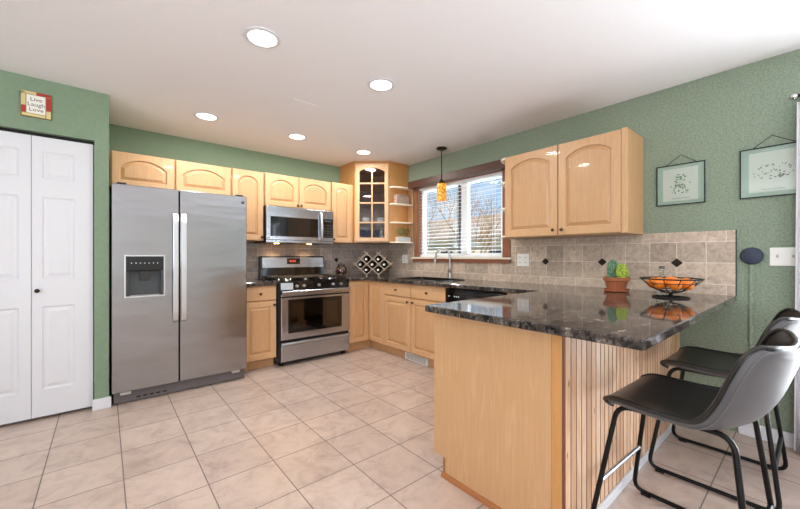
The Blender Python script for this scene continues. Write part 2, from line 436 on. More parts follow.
# patio door in the right wall (out of frame), frame only with glass
d2 = bpy.data.objects.new('door_2', None); COL.objects.link(d2); struct(d2)
b = MB()
for y0, y1 in ((PY0, PY0-.06), ((PY0+PY1)/2+.04, (PY0+PY1)/2-.04), (PY1+.06, PY1)): b.box(.03, .09, y0, y1, 0, PZ)
b.box(.03, .09, PY0, PY1, PZ-.06, PZ).box(.03, .09, PY0, PY1, 0, .08)
b.build('door_frame', 'vinyl', d2)
for n_, p in (('window_2', ((-6.2, -3.8), .65, 2.2, 'y')), ('window_3', ((-6.6, -3.8), .6, 2.2, 'x'))):
    (a0, a1), z0, z1, ax = p; b = MB()
    for t in (0, .5, 1):
        c_ = a0+(a1-a0)*t
        lo, hi = (c_-.03 if t else c_), (c_+.03 if t < 1 else c_)
        if ax == 'y': b.box(lo, hi, YR-.07, YR-.02, z0, z1)
        else: b.box(XL-.07, XL-.02, lo, hi, z0, z1)
    for z in (z0, z1-.05):
        if ax == 'y': b.box(a0, a1, YR-.07, YR-.02, z, z+.05)
        else: b.box(XL-.07, XL-.02, a0, a1, z, z+.05)
    struct(b.build(n_, 'vinyl'))

# kitchen window
w1 = bpy.data.objects.new('window_1', None); COL.objects.link(w1); struct(w1)
b = MB(); t = -.022
b.box(t, -.0085, -.825, WY0+.004, 1.175, 2.11).box(t, -.0085, WY1-.004, -2.30, 1.175, 2.11).box(t, -.0005, -.80, -2.30, WZ1-.01, 2.19)
b.box(0, .05, WY0+.0, WY0-.012, WZ0, WZ1).box(0, .05, WY1+.012, WY1, WZ0, WZ1)
b.build('window_casing', 'trim_wood', w1, bevel=.004)
MB().box(-.045, .05, -.785, -2.325, 1.150, 1.170).build('window_sill', 'shelf_white', w1, bevel=.004)  # daylight on the sill put into its pale colour
MB().box(-.03, -.0085, -.80, -2.30, 1.112, 1.1495).build('window_apron', 'trim_wood', w1, bevel=.004)
b = MB(); fx0, fx1 = .055, .10
b.box(fx0, fx1, WY0-.012, WY0-.06, WZ0+.005, WZ1).box(fx0, fx1, WY1+.06, WY1+.012, WZ0+.005, WZ1)
b.box(fx0, fx1, WY0-.06, WY1+.06, WZ0+.005, WZ0+.055).box(fx0, fx1, WY0-.06, WY1+.06, WZ1-.05, WZ1)
b.build('window_frame', 'vinyl', w1)
MB().box(fx0-.012, fx1, -1.595, -1.69, WZ0+.055, WZ1-.05).build('meeting_stile', 'vinyl', w1)
MB().box(fx0-.005, fx1-.01, -1.535, -1.562, WZ0+.055, WZ1-.05).build('sash_stile', 'charcoal', w1)
MB().box(.075, .079, WY0-.06, -1.535, WZ0+.055, WZ1-.05).box(.075, .079, -1.69, WY1+.06, WZ0+.055, WZ1-.05).build('glass', 'clear_glass', w1)

# ---------------------------------------------------------------- backsplash (tiled wall)
DI = .036
def diamonds(par, pts, ax):
    for p in pts:
        b = MB(); y, z = p
        if ax == 'x':
            b.prism_x([(y-DI, z), (y, z-DI*.92), (y+DI, z), (y, z+DI*.92)], -.0105, -.0081)
        else:
            b.prism_y([(y-DI, z), (y, z-DI*.92), (y+DI, z), (y, z+DI*.92)], -.0105, -.0081)
        b.build('diamond_inlay', 'bronze', par)
b = MB()
b.box(-.008, 0, -2.302, -4.006, .985, 1.283).box(-.008, 0, -.008, -.798, .985, 1.283).box(-.008, 0, -.798, -2.302, .985, 1.112)
bs = struct(b.build('backsplash_right', 'splash_tile_right'))
b = MB(); b.box(-.008, 0, -2.302, -4.006, 1.283, 1.3595).box(-.008, 0, -.008, -.798, 1.283, 1.362).box(-.008, 0, -.008, -4.006, .879, .985)
lab(b.build('border_tiles', 'splash_band_right', bs), 'long border tiles along the top and bottom of the backsplash')
b = MB(); b.box(-.0085, 0, -4.006, -4.012, .917, 1.362); b.build('edge_strip', 'charcoal', bs)
diamonds(bs, [(-2.679, 1.1345), (-3.181, 1.1345), (-3.69, 1.1345), (-.18, 1.1345)], 'x')
bs2 = struct(MB().box(-2.2, -.008, -.008, 0, .879, 1.40).build('backsplash_back', 'splash_tile_back'))
diamonds(bs2, [(-.757, 1.1345), (-1.258, 1.1345), (-2.1, 1.1345)], 'y')

# ---------------------------------------------------------------- cabinet doors
def offset_loop(pts, d):
    n = len(pts); res = []
    for i in range(n):
        p0, p1, p2 = Vector(pts[i-1]), Vector(pts[i]), Vector(pts[(i+1) % n])
        e1 = (p1-p0).normalized(); e2 = (p2-p1).normalized()
        n1 = Vector((-e1.y, e1.x)); n2 = Vector((-e2.y, e2.x)); nn = n1+n2; L = nn.length_squared
        nn = nn*(2/L) if L > .05 else n1
        if nn.length > 2.2: nn = nn.normalized()*2.2
        res.append(tuple(p1+nn*d))
    return res
def loops_to(mb, loops):
    bm = mb.bm; vs = [[bm.verts.new((p[0], y, p[1])) for p in lp] for lp, y in loops]
    n = len(vs[0])
    for a, b_ in zip(vs, vs[1:]):
        for k in range(n): bm.faces.new((a[k], a[(k+1) % n], b_[(k+1) % n], b_[k]))
    return vs
def opening(x0, x1, z0, z1, rise):
    pts = [(x0, z0), (x1, z0)]
    if rise <= 0: return pts+[(x1, z1), (x0, z1)]
    W = x1-x0; R = (W*W/4+rise*rise)/(2*rise); cz = z1-R; cx = (x0+x1)/2
    a0 = math.asin(min(1, W/2/R))
    for k in range(15):
        a = a0-2*a0*k/14
        pts.append((cx+R*math.sin(a), cz+R*math.cos(a)))
    return pts
def cab_door(par, x0, x1, z0, z1, yf, rise=0, mg=.058, knob=None, th=.02, glassd=False, name='door', topmg=None):
    tm = topmg or mg
    I = opening(x0+mg, x1-mg, z0+mg, z1-tm, rise)
    if rise > 0:
        O = [(x0, z0), (x1, z0), (x1, z1)]+[(p[0], z1) for p in I[3:-1]]+[(x0, z1)]
    else: O = [(x0, z0), (x1, z0), (x1, z1), (x0, z1)]
    e = .003
    cx = (x0+x1)/2; cz = (z0+z1)/2
    def sh(p): return (p[0]+(e if p[0] <= x0+1e-6 else (-e if p[0] >= x1-1e-6 else 0)), p[1]+(e if p[1] <= z0+1e-6 else -e if p[1] >= z1-1e-6 else 0))
    mb = MB()
    loops_to(mb, [(O, yf+th), (O, yf+e), ([sh(p) for p in O], yf), (I, yf), (offset_loop(I, -.0), yf+.004), (offset_loop(I, .004), yf+.010), (offset_loop(I, .004), yf+th), (O, yf+th)])
    bmesh.ops.remove_doubles(mb.bm, verts=mb.bm.verts, dist=1e-6)
    d = mb.build(name, 'maple', par)
    if not glassd:
        mb = MB(); y0 = yf+.013
        vs = loops_to(mb, [(offset_loop(I, .004), yf+th-.001), (offset_loop(I, .004), y0), (offset_loop(I, .010), y0), (offset_loop(I, .034), yf+.001), (offset_loop(I, .036), yf+.001)])
        mb.bm.faces.new(vs[-1]); mb.bm.faces.new(vs[0][::-1])
        mb.build('panel', 'maple_panel', d)
    if knob: make_knob(d, knob[0], knob[1], yf)
    return d
def make_knob(par, x, z, yf):
    MB().lathe([(.006, 0), (.005, .012), (.012, .016), (.0145, .022), (.011, .028), (.003, .030)], (x, yf, z), 14, '-y').build('knob', 'knob_metal', par, smooth=True)
def drawer_front(par, x0, x1, z0, z1, yf, knob=True):
    o = MB().box(x0, x1, yf, yf+.02, z0, z1).build('drawer', 'maple', par, bevel=.004)
    if knob: make_knob(o, (x0+x1)/2, (z0+z1)/2-.004, yf)
    return o
G = .0015
# upper cabinets on the back wall (local = world)
def upper(label, x0, x1, z0, z1, splits, knobs, rise, group=None, mg=.055):
    t = thing('wall_cabinet', label, 'cabinet', ((x0+x1)/2, 0, z0)); X = (x0+x1)/2
    MB().box(x0-X+G/2, x1-X-G/2, -.36, -.001, 0, z1-z0).build('body', 'maple_side', t)
    for (a, b_), kn in zip(splits, knobs):
        cab_door(t, a-X+.004, b_-X-.004, .006, z1-z0-.006, -.381, rise, mg, kn and (kn[0]-X, kn[1]-z0))
    return t
upper('maple wall cabinet with two arched doors right above the refrigerator', -3.215, -2.222, 1.80, 2.118, [(-3.205, -2.735), (-2.725, -2.228)], [None, None], .075)
upper('narrow maple wall cabinet between refrigerator and microwave, one arched door', -2.222, -1.885, 1.355, 2.122, [(-2.216, -1.89)], [(-1.915, 1.395)], .07)
upper('short maple wall cabinet with two arched doors directly above the microwave', -1.885, -1.04, 1.752, 2.128, [(-1.875, -1.477), (-1.472, -1.048)], [(-1.497, 1.785), (-1.452, 1.785)], .075)
upper('slim maple wall cabinet between microwave and the glass corner cabinet', -1.04, -.705, 1.358, 2.134, [(-1.034, -.735)], [(-1.010, 1.40)], .085)

# right-hand upper cabinet on the window wall : local x -> -world y
t = thing('wall_cabinet', 'large maple wall cabinet with two arched doors, right of the window', 'cabinet', (-.0005, -2.47, 1.352), -PI/2)
H_ = .76
MB().box(0, 1.012, -.36, -.009, 0, H_).build('body', 'maple_side', t, bevel=.002)
cab_door(t, .006, .503, .006, H_-.006, -.381, .06, .062, (.472, .05))
cab_door(t, .511, .972, .006, H_-.006, -.381, .06, .062, (.545, .05))
MB().box(.975, 1.012, -.381, -.3605, 0, H_).build('face_stile', 'maple', t, bevel=.002)

# glass corner cabinet
ZB, ZT = 1.368, 2.43
t = thing('corner_cabinet', 'tall diagonal corner wall cabinet with arched glass grid door, reaching the ceiling', 'cabinet', (0, 0, ZB))
PP = [(-.009, -.009), (-.009, -.668), (-.338, -.668), (-.668, -.372), (-.668, -.009)]
h = ZT-ZB
MB().prism(PP, 0, .02).build('bottom_board', 'maple_side', t); MB().prism(PP, h-.02, h).build('top_board', 'maple_side', t)
b = MB(); b.box(-.70, -.668, -.382, -.009, 0, h).box(-.345, -.009, -.686, -.668, 0, h).box(-.668, -.03, -.03, -.009, .02, h-.02).box(-.03, -.009, -.668, -.03, .02, h-.02)
b.build('side_panels', 'maple_edge', t)
SP = [(-.035, -.035), (-.035, -.660), (-.335, -.660), (-.655, -.368), (-.655, -.035)]
for z in (1.625, 1.885, 2.145):
    MB().prism(SP, z-ZB, z-ZB+.018).build('shelf', 'maple_side', t)
b = MB(); b.prism([(x*1.012-.012, y*1.012-.012) for x, y in ((0, 0), (0, -.69), (-.345, -.69), (-.69, -.385), (-.69, 0))], h, h+.018); b.build('crown', 'maple_edge', t)
# diagonal front in own rotated frame
dv = Vector((-.345+.69, -.686+.382)); Ld = dv.length; ang = math.atan2(dv.y, dv.x)
fr = bpy.data.objects.new('front', None)
ff = MB(); ff.box(0, .028, -.0008, .019, 0, h).box(Ld-.028, Ld, -.001, .019, 0, h).box(.028, Ld-.028, -.001, .019, 0, .012).box(.028, Ld-.028, -.001, .019, h-.03, h)
ffo = ff.build('face_frame', 'maple', t, loc=(-.69, -.384, 0), rot=(0, 0, ang), bevel=.002)
dd = cab_door(t, .014, Ld-.014, .013, h-.020, -.021, .05, .046, None, glassd=True, name='door', topmg=.045)
dd.location = (-.69, -.384, 0); dd.rotation_euler = (0, 0, ang)
b = MB(); cx = Ld/2; b.box(cx-.008, cx+.008, -.018, -.006, .06, h-.08)
for z in (1.634, 1.894, 2.154): b.box(.06, Ld-.06, -.018, -.006, z-ZB-.009, z-ZB+.009)
b.build('muntins', 'maple', dd)
MB().box(.058, Ld-.058, -.005, -.002, .055, h-.063).build('glass_pane', 'cab_glass', dd)

def cup(loc, label):
    b = MB().lathe([(.022, 0), (.036, .012), (.044, .045), (.046, .06), (.042, .06), (.034, .012), (.01, .008)], (0, 0, 0), 20)
    t = thing('teacup', label, 'cup', loc, 0, 'white cups in the glass corner cabinet')
    b.build('bowl', 'porcelain', t, smooth=True)
    MB().tube([(-.042, 0, .045), (-.062, 0, .045), (-.066, 0, .028), (-.052, 0, .014), (-.036, 0, .016)], .004, 8).build('handle', 'porcelain', t, smooth=True)
    MB().lathe([(.03, -.0), (.062, .006), (.066, .009), (.06, .009), (.03, .003)], (0, 0, -.004), 20).build('saucer', 'porcelain', t, smooth=True)
cup((-.52, -.40, 1.648), 'white cup behind the left column of glass panes in the corner cabinet')
cup((-.36, -.52, 1.648), 'white cup behind the right column of glass panes in the corner cabinet')
def goblet(loc):
    t = MB().lathe([(.03, 0), (.03, .003), (.004, .008), (.004, .07), (.022, .085), (.034, .115), (.032, .16), (.030, .16), (.031, .115), (.004, .084)], (0, 0, 0), 18).build('wine_glass', 'clear_glass', smooth=True)
    t.location = loc
    tag(t, 'clear stemmed glass on the lowest shelf of the glass corner cabinet', 'glass', 'stemmed glasses in the corner cabinet')
for p in ((-.56, -.36), (-.50, -.41), (-.40, -.50), (-.34, -.56)): goblet((p[0], p[1], 1.3885))

# open end shelves (quarter-round)
def open_shelf(label, y0, y1, xback, flip, mats):
    """y0 = cabinet side, y1 = window side"""
    t = thing('corner_shelf', label, 'shelf', (0, 0, 1.36))
    s = -1 if y1 < y0 else 1; D = abs(y1-y0)
    for k, z in enumerate((0, .265, .51, .735)):
        pts = [(-.009 if k == 0 else -.024, y0)]
        for i in range(11):
            a = PI/2*i/10
            pts.append((-.024-(xback-.024)*math.cos(a)**.75, y0+s*D*(math.sin(a)**.75)))
        MB().prism([(min(p[0], -.0245), p[1]) for p in pts], z, z+.018).build('shelf_board', mats[0], t, bevel=.002)
    b = MB(); b.box(-.0235, -.009, y0, y1, 0, .753); b.build('back_panel', mats[1], t)
    return t
t = open_shelf('open quarter-round maple shelves between corner cabinet and window', -.692, -.80, .34, 0, ('shelf_white', 'maple_side'))
t2 = open_shelf('open quarter-round shelves on the window side of the large wall cabinet', -2.4695, -2.345, .36, 0, ('shelf_white', 'shelf_white'))

# ---------------------------------------------------------------- base cabinets
CB = .878; DY = -.651
def base_body(t, x0, x1, ydeep=-.63, toe=-.56):
    b = MB(); b.box(x0, x1, ydeep, -.01, .105, CB).box(x0, x1, toe, -.01, 0, .105); return b.build('body', 'maple_side', t)
t = thing('base_cabinet', 'narrow maple base cabinet with drawer, between refrigerator and range', 'cabinet', (-2.0, 0, 0))
base_body(t, -.19, .155)
drawer_front(t, -.185, .150, .725, .872, DY); cab_door(t, -.185, .150, .112, .712, DY, 0, .055, (.125, .672))
t = thing('base_cabinet', 'maple corner base cabinet with two tall doors meeting at the inside corner', 'cabinet', (0, 0, 0))
b = MB(); b.prism([(-.955, -.01), (-.01, -.01), (-.01, -.962), (-.63, -.962), (-.63, -.63), (-.955, -.63)], .105, CB)
b.prism([(-.955, -.01), (-.01, -.01), (-.01, -.962), (-.585, -.962), (-.585, -.585), (-.955, -.585)], 0, .105); b.build('body', 'maple_side', t)
cab_door(t, -.952, -.655, .112, .872, DY, 0, .055)
dr = cab_door(t, .655, .958, .112, .872, DY, 0, .055); dr.rotation_euler = (0, 0, -PI/2)
t = thing('base_cabinet', 'maple sink base cabinet with two drawer fronts and two doors below the window', 'cabinet', (0, 0, 0), -PI/2)
b = MB(); b.box(.964, 1.976, -.63, -.01, .105, .72).box(.964, 1.976, -.585, -.01, 0, .105).box(.964, 1.976, -.63, -.62, .72, CB).box(.964, .982, -.62, -.01, .72, CB).box(1.958, 1.976, -.62, -.01, .72, CB); b.build('body', 'maple_side', t)
drawer_front(t, .969, 1.452, .725, .872, DY); drawer_front(t, 1.460, 1.972, .725, .872, DY)
cab_door(t, .969, 1.452, .112, .712, DY, 0, .055, (1.415, .672)); cab_door(t, 1.460, 1.972, .112, .712, DY, 0, .055, (1.50, .672))
# toe kick vent register
t = MB(); t.box(-.012, 0, 0, -.37, 0, .078)
t = t.build('floor_register', 'white_plastic', bevel=.002); t.location = (-.5865, -1.30, .004)
tag(t, 'white metal air register set in the toe kick below the sink cabinet', 'vent')
for k in range(5): MB().box(-.0135, -.0118, -.025, -.345, .015+k*.012, .019+k*.012).build('louver', 'dark_plastic', t)
# dishwasher
t = thing('dishwasher', 'black dishwasher under the counter beside the sink cabinet', 'dishwasher', (0, 0, 0), -PI/2)
MB().box(1.985, 2.655, -.60, -.03, .02, .874).build('body', 'black_plastic', t)
MB().box(1.988, 2.652, -.655, -.6005, .11, .715).build('door', 'black_gloss', t, bevel=.004)
cp = MB().box(1.988, 2.652, -.665, -.6005, .72, .868).build('control_panel', 'black_gloss', t, bevel=.006)
for k, x in enumerate((2.03, 2.10, 2.125, 2.15)): MB().box(x, x+.012, -.667, -.6655, .79, .80).build('button', 'led', cp)
MB().box(2.25, 2.52, -.675, -.6655, .775, .80).build('handle', 'black_plastic', cp, bevel=.003)
MB().box(1.99, 2.65, -.57, -.5595, .0, .10).build('toe_panel', 'black_plastic', t)
# filler cabinet section at corner
t = thing('base_cabinet', 'maple corner base section between dishwasher and peninsula', 'cabinet', (0, 0, 0), -PI/2)
MB().box(2.658, 2.97, -.63, -.01, 0, CB).build('body', 'maple_side', t)

# peninsula
PX = -1.85
t = thing('peninsula_cabinet', 'maple peninsula cabinet with plain end panel and beadboard back', 'cabinet', (PX, -3.36, 0))
def P2(x, y): return (x-PX, y+3.36)
b = MB(); b.box(.02, 1.838, .365, -.34, .10, CB).box(.02, 1.838, .28, -.34, 0, .10); b.build('body', 'maple_side', t)
b = MB(); b.prism_x([(.368, .10), (.368, CB), (-.30, CB), (-.30, 0), (.285, 0), (.285, .10)], 0, .0195); b.build('end_panel', 'maple_panel', t, bevel=.001)
MB().box(0, .02, -.301, -.343, 0, CB).build('corner_strip', 'maple_edge', t, bevel=.002)
b = MB(); b.box(.0205, 1.24, .3655, .386, .11, .872); b.build('door', 'maple', t)
b = MB(); b.prism_y([(-.0175, 0), (0, 0), (0, .022), (-.006, .020), (-.014, .012)], -.343, .302).box(-.0, .03, .2855, .300, 0, .098)
b.build('base_moulding', 'moulding_wood', t)
# beadboard with v grooves
n = 36; pts = []
for k in range(n):
    x = .0+k*.05
    pts += [(x, .009), (x+.006, .009), (x+.009, 0), (x+.0485, 0), (x+.05, .009)]
q = []
for p in pts:
    if not q or abs(q[-1][0]-p[0]) > 1e-6: q.append(p)
b = MB(); bm = b.bm
f0 = [bm.verts.new((x, -.356+d, .0)) for x, d in q]; f1 = [bm.verts.new((x, -.356+d, CB)) for x, d in q]
for i in range(len(q)-1): bm.faces.new((f0[i], f0[i+1], f1[i+1], f1[i]))
X1 = q[-1][0]
k0 = [bm.verts.new(p) for p in ((0, -.344, 0), (0, -.344, CB), (X1, -.344, 0), (X1, -.344, CB))]
bm.faces.new((f0[0], f1[0], k0[1], k0[0])); bm.faces.new((f0[-1], k0[2], k0[3], f1[-1])); bm.faces.new(f1+[k0[3], k0[1]])
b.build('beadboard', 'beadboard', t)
lab(MB().box(.012, 1.83, -.3565, -.368, 0, .045).build('baseboard_strip', 'white_paint', t, bevel=.003), 'thin white baseboard strip')

# countertops
def counter(name, outer, holes, z1=.917, th=.036):
    bm = bmesh.new(); eds = []
    for lp in [outer]+holes:
        vs = [bm.verts.new((x, y, z1)) for x, y in lp]
        eds += [bm.edges.new((vs[i], vs[(i+1) % len(vs)])) for i in range(len(vs))]
    r_ = bmesh.ops.triangle_fill(bm, edges=eds, use_beauty=True)
    fs = [f for f in bm.faces]
    ex = bmesh.ops.extrude_face_region(bm, geom=fs)
    bmesh.ops.translate(bm, verts=[v for v in ex['geom'] if isinstance(v, bmesh.types.BMVert)], vec=(0, 0, -th))
    bmesh.ops.dissolve_limit(bm, angle_limit=.01, verts=bm.verts, edges=bm.edges)
    mb = MB(); mb.bm.free(); mb.bm = bm
    return mb.build(name, 'granite', bevel=.007, seg=3, smooth=False)
def rrect(x0, x1, y0, y1, r, n=4):
    pts = []
    for cx, cy, a in ((x1-r, y1-r, 0), (x0+r, y1-r, PI/2), (x0+r, y0+r, PI), (x1-r, y0+r, 1.5*PI)):
        for k in range(n+1): pts.append((cx+r*math.cos(a+PI/2*k/n), cy+r*math.sin(a+PI/2*k/n)))
    return pts
SK = (-.60, -.17, -1.83, -1.13)
c = counter('countertop', [(-.957, -.009), (-.009, -.009), (-.009, -4.012), (-1.938, -4.012), (-1.948, -4.004), (-1.918, -2.990), (-1.908, -2.98), (-.695, -2.98), (-.695, -.69), (-.957, -.69)], [rrect(*SK, .05)])
tag(c, 'speckled dark granite countertop running under the window and out over the peninsula', 'countertop')
c = counter('countertop', [(-2.192, -.009), (-1.852, -.009), (-1.852, -.69), (-2.192, -.69)], [])
tag(c, 'short speckled granite countertop between refrigerator and range', 'countertop')

# sink and faucet
t = thing('sink', 'black double sink set into the granite under the window', 'sink', (-.385, -1.48, .917))
b = MB(); bm = b.bm
def ring(pts, z): return [bm.verts.new((x+.385, y+1.48, z)) for x, y in pts]
L0 = ring(rrect(SK[0]-.018, SK[1]+.018, SK[2]-.018, SK[3]+.018, .06), .0005); L1 = ring(rrect(SK[0]-.012, SK[1]+.012, SK[2]-.012, SK[3]+.012, .055), .009)
L2 = ring(rrect(SK[0]+.012, SK[1]-.012, SK[2]+.012, SK[3]-.012, .045), .009); L3 = ring(rrect(SK[0]+.02, SK[1]-.02, SK[2]+.02, SK[3]-.02, .045), -.18)
for a, b_ in ((L0, L1), (L1, L2), (L2, L3)):
    for k in range(len(a)): bm.faces.new((a[k], a[(k+1) % len(a)], b_[(k+1) % len(a)], b_[k]))
bm.faces.new(L3)
b.build('basin', 'black_plastic', t, smooth=True)
MB().lathe([(.03, 0), (.03, .004), (.01, .006)], (0, 0, -.178), 16).build('drain', 'chrome', t)
t = thing('faucet', 'brushed nickel gooseneck faucet with pull-down spray head behind the sink', 'faucet', (-.115, -1.553, .917), math.radians(-57))
MB().lathe([(.032, 0), (.032, .006), (.026, .01), (.022, .03), (.022, .12), (.016, .13), (.016, .14)], (0, 0, 0), 18).build('base', 'nickel', t, smooth=True)
path = [(0, 0, .13), (0, 0, .27)]; R = .085
for k in range(1, 13):
    a = PI*k/12*1.02; path.append((-R+R*math.cos(a), 0, .27+R*math.sin(a)))
MB().tube(path, .012, 12).build('spout', 'nickel', t, smooth=True)
e = path[-1]
MB().tube([(e[0], 0, e[2]), (e[0]-.004, 0, e[2]-.03), (e[0]-.010, 0, e[2]-.075)], [.013, .017, .019], 12).build('spray_head', 'nickel', t, smooth=True)
MB().tube([(0, -.018, .085), (0, -.05, .095), (.0, -.075, .125)], [.012, .009, .006], 10).build('handle', 'nickel', t, smooth=True)

# ---------------------------------------------------------------- refrigerator
FX0, FX1, FYD, FM = -3.205, -2.197, -.81, -2.755
t = thing('refrigerator', 'stainless steel side-by-side refrigerator with dispenser in its left door', 'refrigerator', ((FX0+FX1)/2, 0, 0)); X = (FX0+FX1)/2
MB().box(FX0-X+.006, FX1-X-.006, -.735, -.04, .03, 1.745).build('body', 'grille_grey', t, bevel=.006)
DX0, DX1, DZ0, DZ1 = -3.121-X, -2.866-X, .858, 1.185
def steel_door(x0, x1, hole):
    mb = MB()
    if not hole: mb.box(x0, x1, FYD, -.742, .10, 1.757)
    else:
        bm = mb.bm
        eds = []
        hl = [(DX0, DZ0), (DX1, DZ0), (DX1, DZ1), (DX0, DZ1)]
        xs = [x0, DX0, DX1, x1]; zs = [.10, DZ0, DZ1, 1.757]
        def q(a): bm.faces.new([bm.verts.new(p) for p in a])
        for i in range(3):
            for j in range(3):
                if i == 1 and j == 1: continue
                for y in (FYD, -.742): q(((xs[i], y, zs[j]), (xs[i+1], y, zs[j]), (xs[i+1], y, zs[j+1]), (xs[i], y, zs[j+1])))
        for lp in ([(x0, .10), (x1, .10), (x1, 1.757), (x0, 1.757)], hl):
            for k in range(4):
                a, b_ = lp[k], lp[(k+1) % 4]
                q(((a[0], FYD, a[1]), (b_[0], FYD, b_[1]), (b_[0], -.742, b_[1]), (a[0], -.742, a[1])))
        bmesh.ops.remove_doubles(bm, verts=bm.verts, dist=1e-5)
        # split long borders so that vertices meet
        bmesh.ops.dissolve_limit(bm, angle_limit=.01, verts=bm.verts, edges=bm.edges)
    return mb.build('door', 'steel', t, bevel=.006, seg=3)
dl = steel_door(FX0-X, FM-X-.006, True); dr_ = steel_door(FM-X+.006, FX1-X, False)
MB().box(FM-X-.0055, FM-X+.0055, -.79, -.742, .10, 1.75).build('gasket', 'dark_gap', t)
for par, cx in ((dl, -2.785-X), (dr_, -2.725-X)):
    b = MB(); w_ = .019
    prof = [(0, .62), (.030, .635), (.045, .70), (.052, 1.09), (.045, 1.48), (.030, 1.545), (0, 1.56)]
    vo = []
    for d, z in prof: vo.append((d, z))
    outer = [(FYD-.001-d-.0, z) for d, z in vo]; inner = [(FYD-.001-max(0, d-.016), z+(.018 if i == 0 else -.018 if i == len(vo)-1 else 0)) for i, (d, z) in enumerate(vo)]
    bm = b.bm
    A = [[bm.verts.new((cx+sx, y, z)) for y, z in outer] for sx in (-w_, w_)]; B = [[bm.verts.new((cx+sx, y, z)) for y, z in inner] for sx in (-w_, w_)]
    for i in range(len(outer)-1):
        bm.faces.new((A[0][i], A[1][i], A[1][i+1], A[0][i+1])); bm.faces.new((B[0][i], B[0][i+1], B[1][i+1], B[1][i]))
        bm.faces.new((A[0][i], A[0][i+1], B[0][i+1], B[0][i])); bm.faces.new((A[1][i], B[1][i], B[1][i+1], A[1][i+1]))
    for i in (0, -1): bm.faces.new((A[0][i], A[1][i], B[1][i], B[0][i]))
    b.build('handle', 'steel_handle', par, bevel=.004)
# dispenser
ds = MB(); c0, c1 = DX0, DX1
ds.box(c0+.001, c1-.001, FYD-.004, -.765, 1.068, DZ1-.002); ds = ds.build('dispenser', 'black_plastic', dl, bevel=.004)
bz = MB(); e = .008
bz.box(c0-e, c0+.001, FYD-.005, FYD+.02, DZ0-e, DZ1+e).box(c1-.001, c1+e, FYD-.005, FYD+.02, DZ0-e, DZ1+e).box(c0, c1, FYD-.005, FYD+.02, DZ1-.002, DZ1+e).box(c0, c1, FYD-.005, FYD+.02, DZ0-e, DZ0+.002)
bz.build('bezel', 'steel_handle', ds)
b = MB(); b.prism_x([(-.745, 1.067), (-.750, 1.0), (-.765, DZ0+.003), (-.744, DZ0+.003), (-.7425, 1.067)], c0+.002, c1-.002)
b.box(c0+.001, c0+.02, -.805, -.75, DZ0+.003, 1.067).box(c1-.02, c1-.001, -.805, -.75, DZ0+.003, 1.067)
b.build('recess', 'dark_plastic', ds)
MB().prism_x([(-.800, 1.066), (-.770, 1.066), (-.765, .985), (-.790, .985)], (c0+c1)/2-.032, (c0+c1)/2+.032).build('paddle', 'charcoal', ds, bevel=.004)
b = MB(); b.prism([(c0+.03, -.806), (c1-.03, -.806), (c1-.05, -.768), (c0+.05, -.768)], DZ0+.003, DZ0+.012); b.build('drip_tray', 'steel', ds)
for k in range(7): MB().box(c0+.034+k*.029, c0+.041+k*.029, FYD-.0052, FYD-.0042, 1.124, 1.131).build('indicator', 'led', ds)
MB().box(-2.245-X, -2.222-X, FYD-.002, FYD-.0003, 1.685, 1.708).build('badge', 'charcoal', dr_)
gr = MB().box(FX0-X+.01, FX1-X-.01, -.775, -.736, .008, .094).build('grille', 'grille_grey', t, bevel=.003)
for x in (.075, .12, .165, .21, .255): MB().box(FX0-X+x+.08, FX0-X+x+.108, -.7765, -.7752, .028, .040).build('vent_slot', 'dark_gap', gr)
MB().box(FX0-X+.26, FX0-X+.40, -.778, -.7752, .052, .086).build('filter_cover', 'grille_grey', gr, bevel=.003)
for x in (FX0-X+.05, FX1-X-.13): lab(MB().box(x, x+.07, -.80, -.7752, .075, .095).build('foot_bracket', 'foil', gr, bevel=.003), 'pale bracket under the door corner')
for x in (FX0-X+.03, FX1-X-.09): MB().box(x, x+.06, -.80, -.742, 1.7575, 1.772).build('hinge_cap', 'charcoal', t, bevel=.004)

# ---------------------------------------------------------------- microwave
MX0, MX1, MY = -1.878, -1.044, -.44
t = thing('microwave', 'stainless over-the-range microwave mounted above the range', 'microwave', ((MX0+MX1)/2, 0, 1.335)); X = (MX0+MX1)/2; Z = 1.335
b = MB().box(MX0-X, MX1-X, -.405, -.009, .006, .415).build('body', 'charcoal', t)
dr = MB().box(MX0-X, -1.205-X, MY, -.4055, .035, .412).build('door', 'steel_range', t, bevel=.005)
MB().box(-1.835-X, -1.257-X, MY-.002, MY+.001, .076, .298).build('window', 'black_gloss', dr)
b = MB(); b.tube([(-1.222-X, MY-.0, .055), (-1.222-X, MY-.03, .075), (-1.222-X, MY-.04, .21), (-1.222-X, MY-.03, .36), (-1.222-X, MY-.0, .385)], .015, 10); b.build('handle', 'steel_handle', dr, smooth=True)
cp = MB().box(-1.203-X, MX1-X, MY, -.4055, .035, .412).build('control_panel', 'steel_range', t, bevel=.005)
kp = MB().box(-1.19-X, -1.055-X, MY-.002, MY+.001, .076, .310).build('keypad', 'black_gloss', cp)
for i in range(3):
    for j in range(5): MB().box(-1.178-X+i*.042, -1.178-X+i*.042+.022, MY-.003, MY-.002, .092+j*.033, .100+j*.033).build('key', 'grille_grey', kp)
MB().box(-1.17-X, -1.075-X, MY-.003, MY-.002, .272, .296).build('display', 'dark_plastic', kp)
MB().box(MX0-X, MX1-X, MY+.008, -.4055, .006, .034).build('bottom_vent', 'steel_range', t, bevel=.003)
MB().box(MX0-X+.012, MX0-X+.032, MY-.002, MY-.0003, .05, .066).build('badge', 'charcoal', dr)
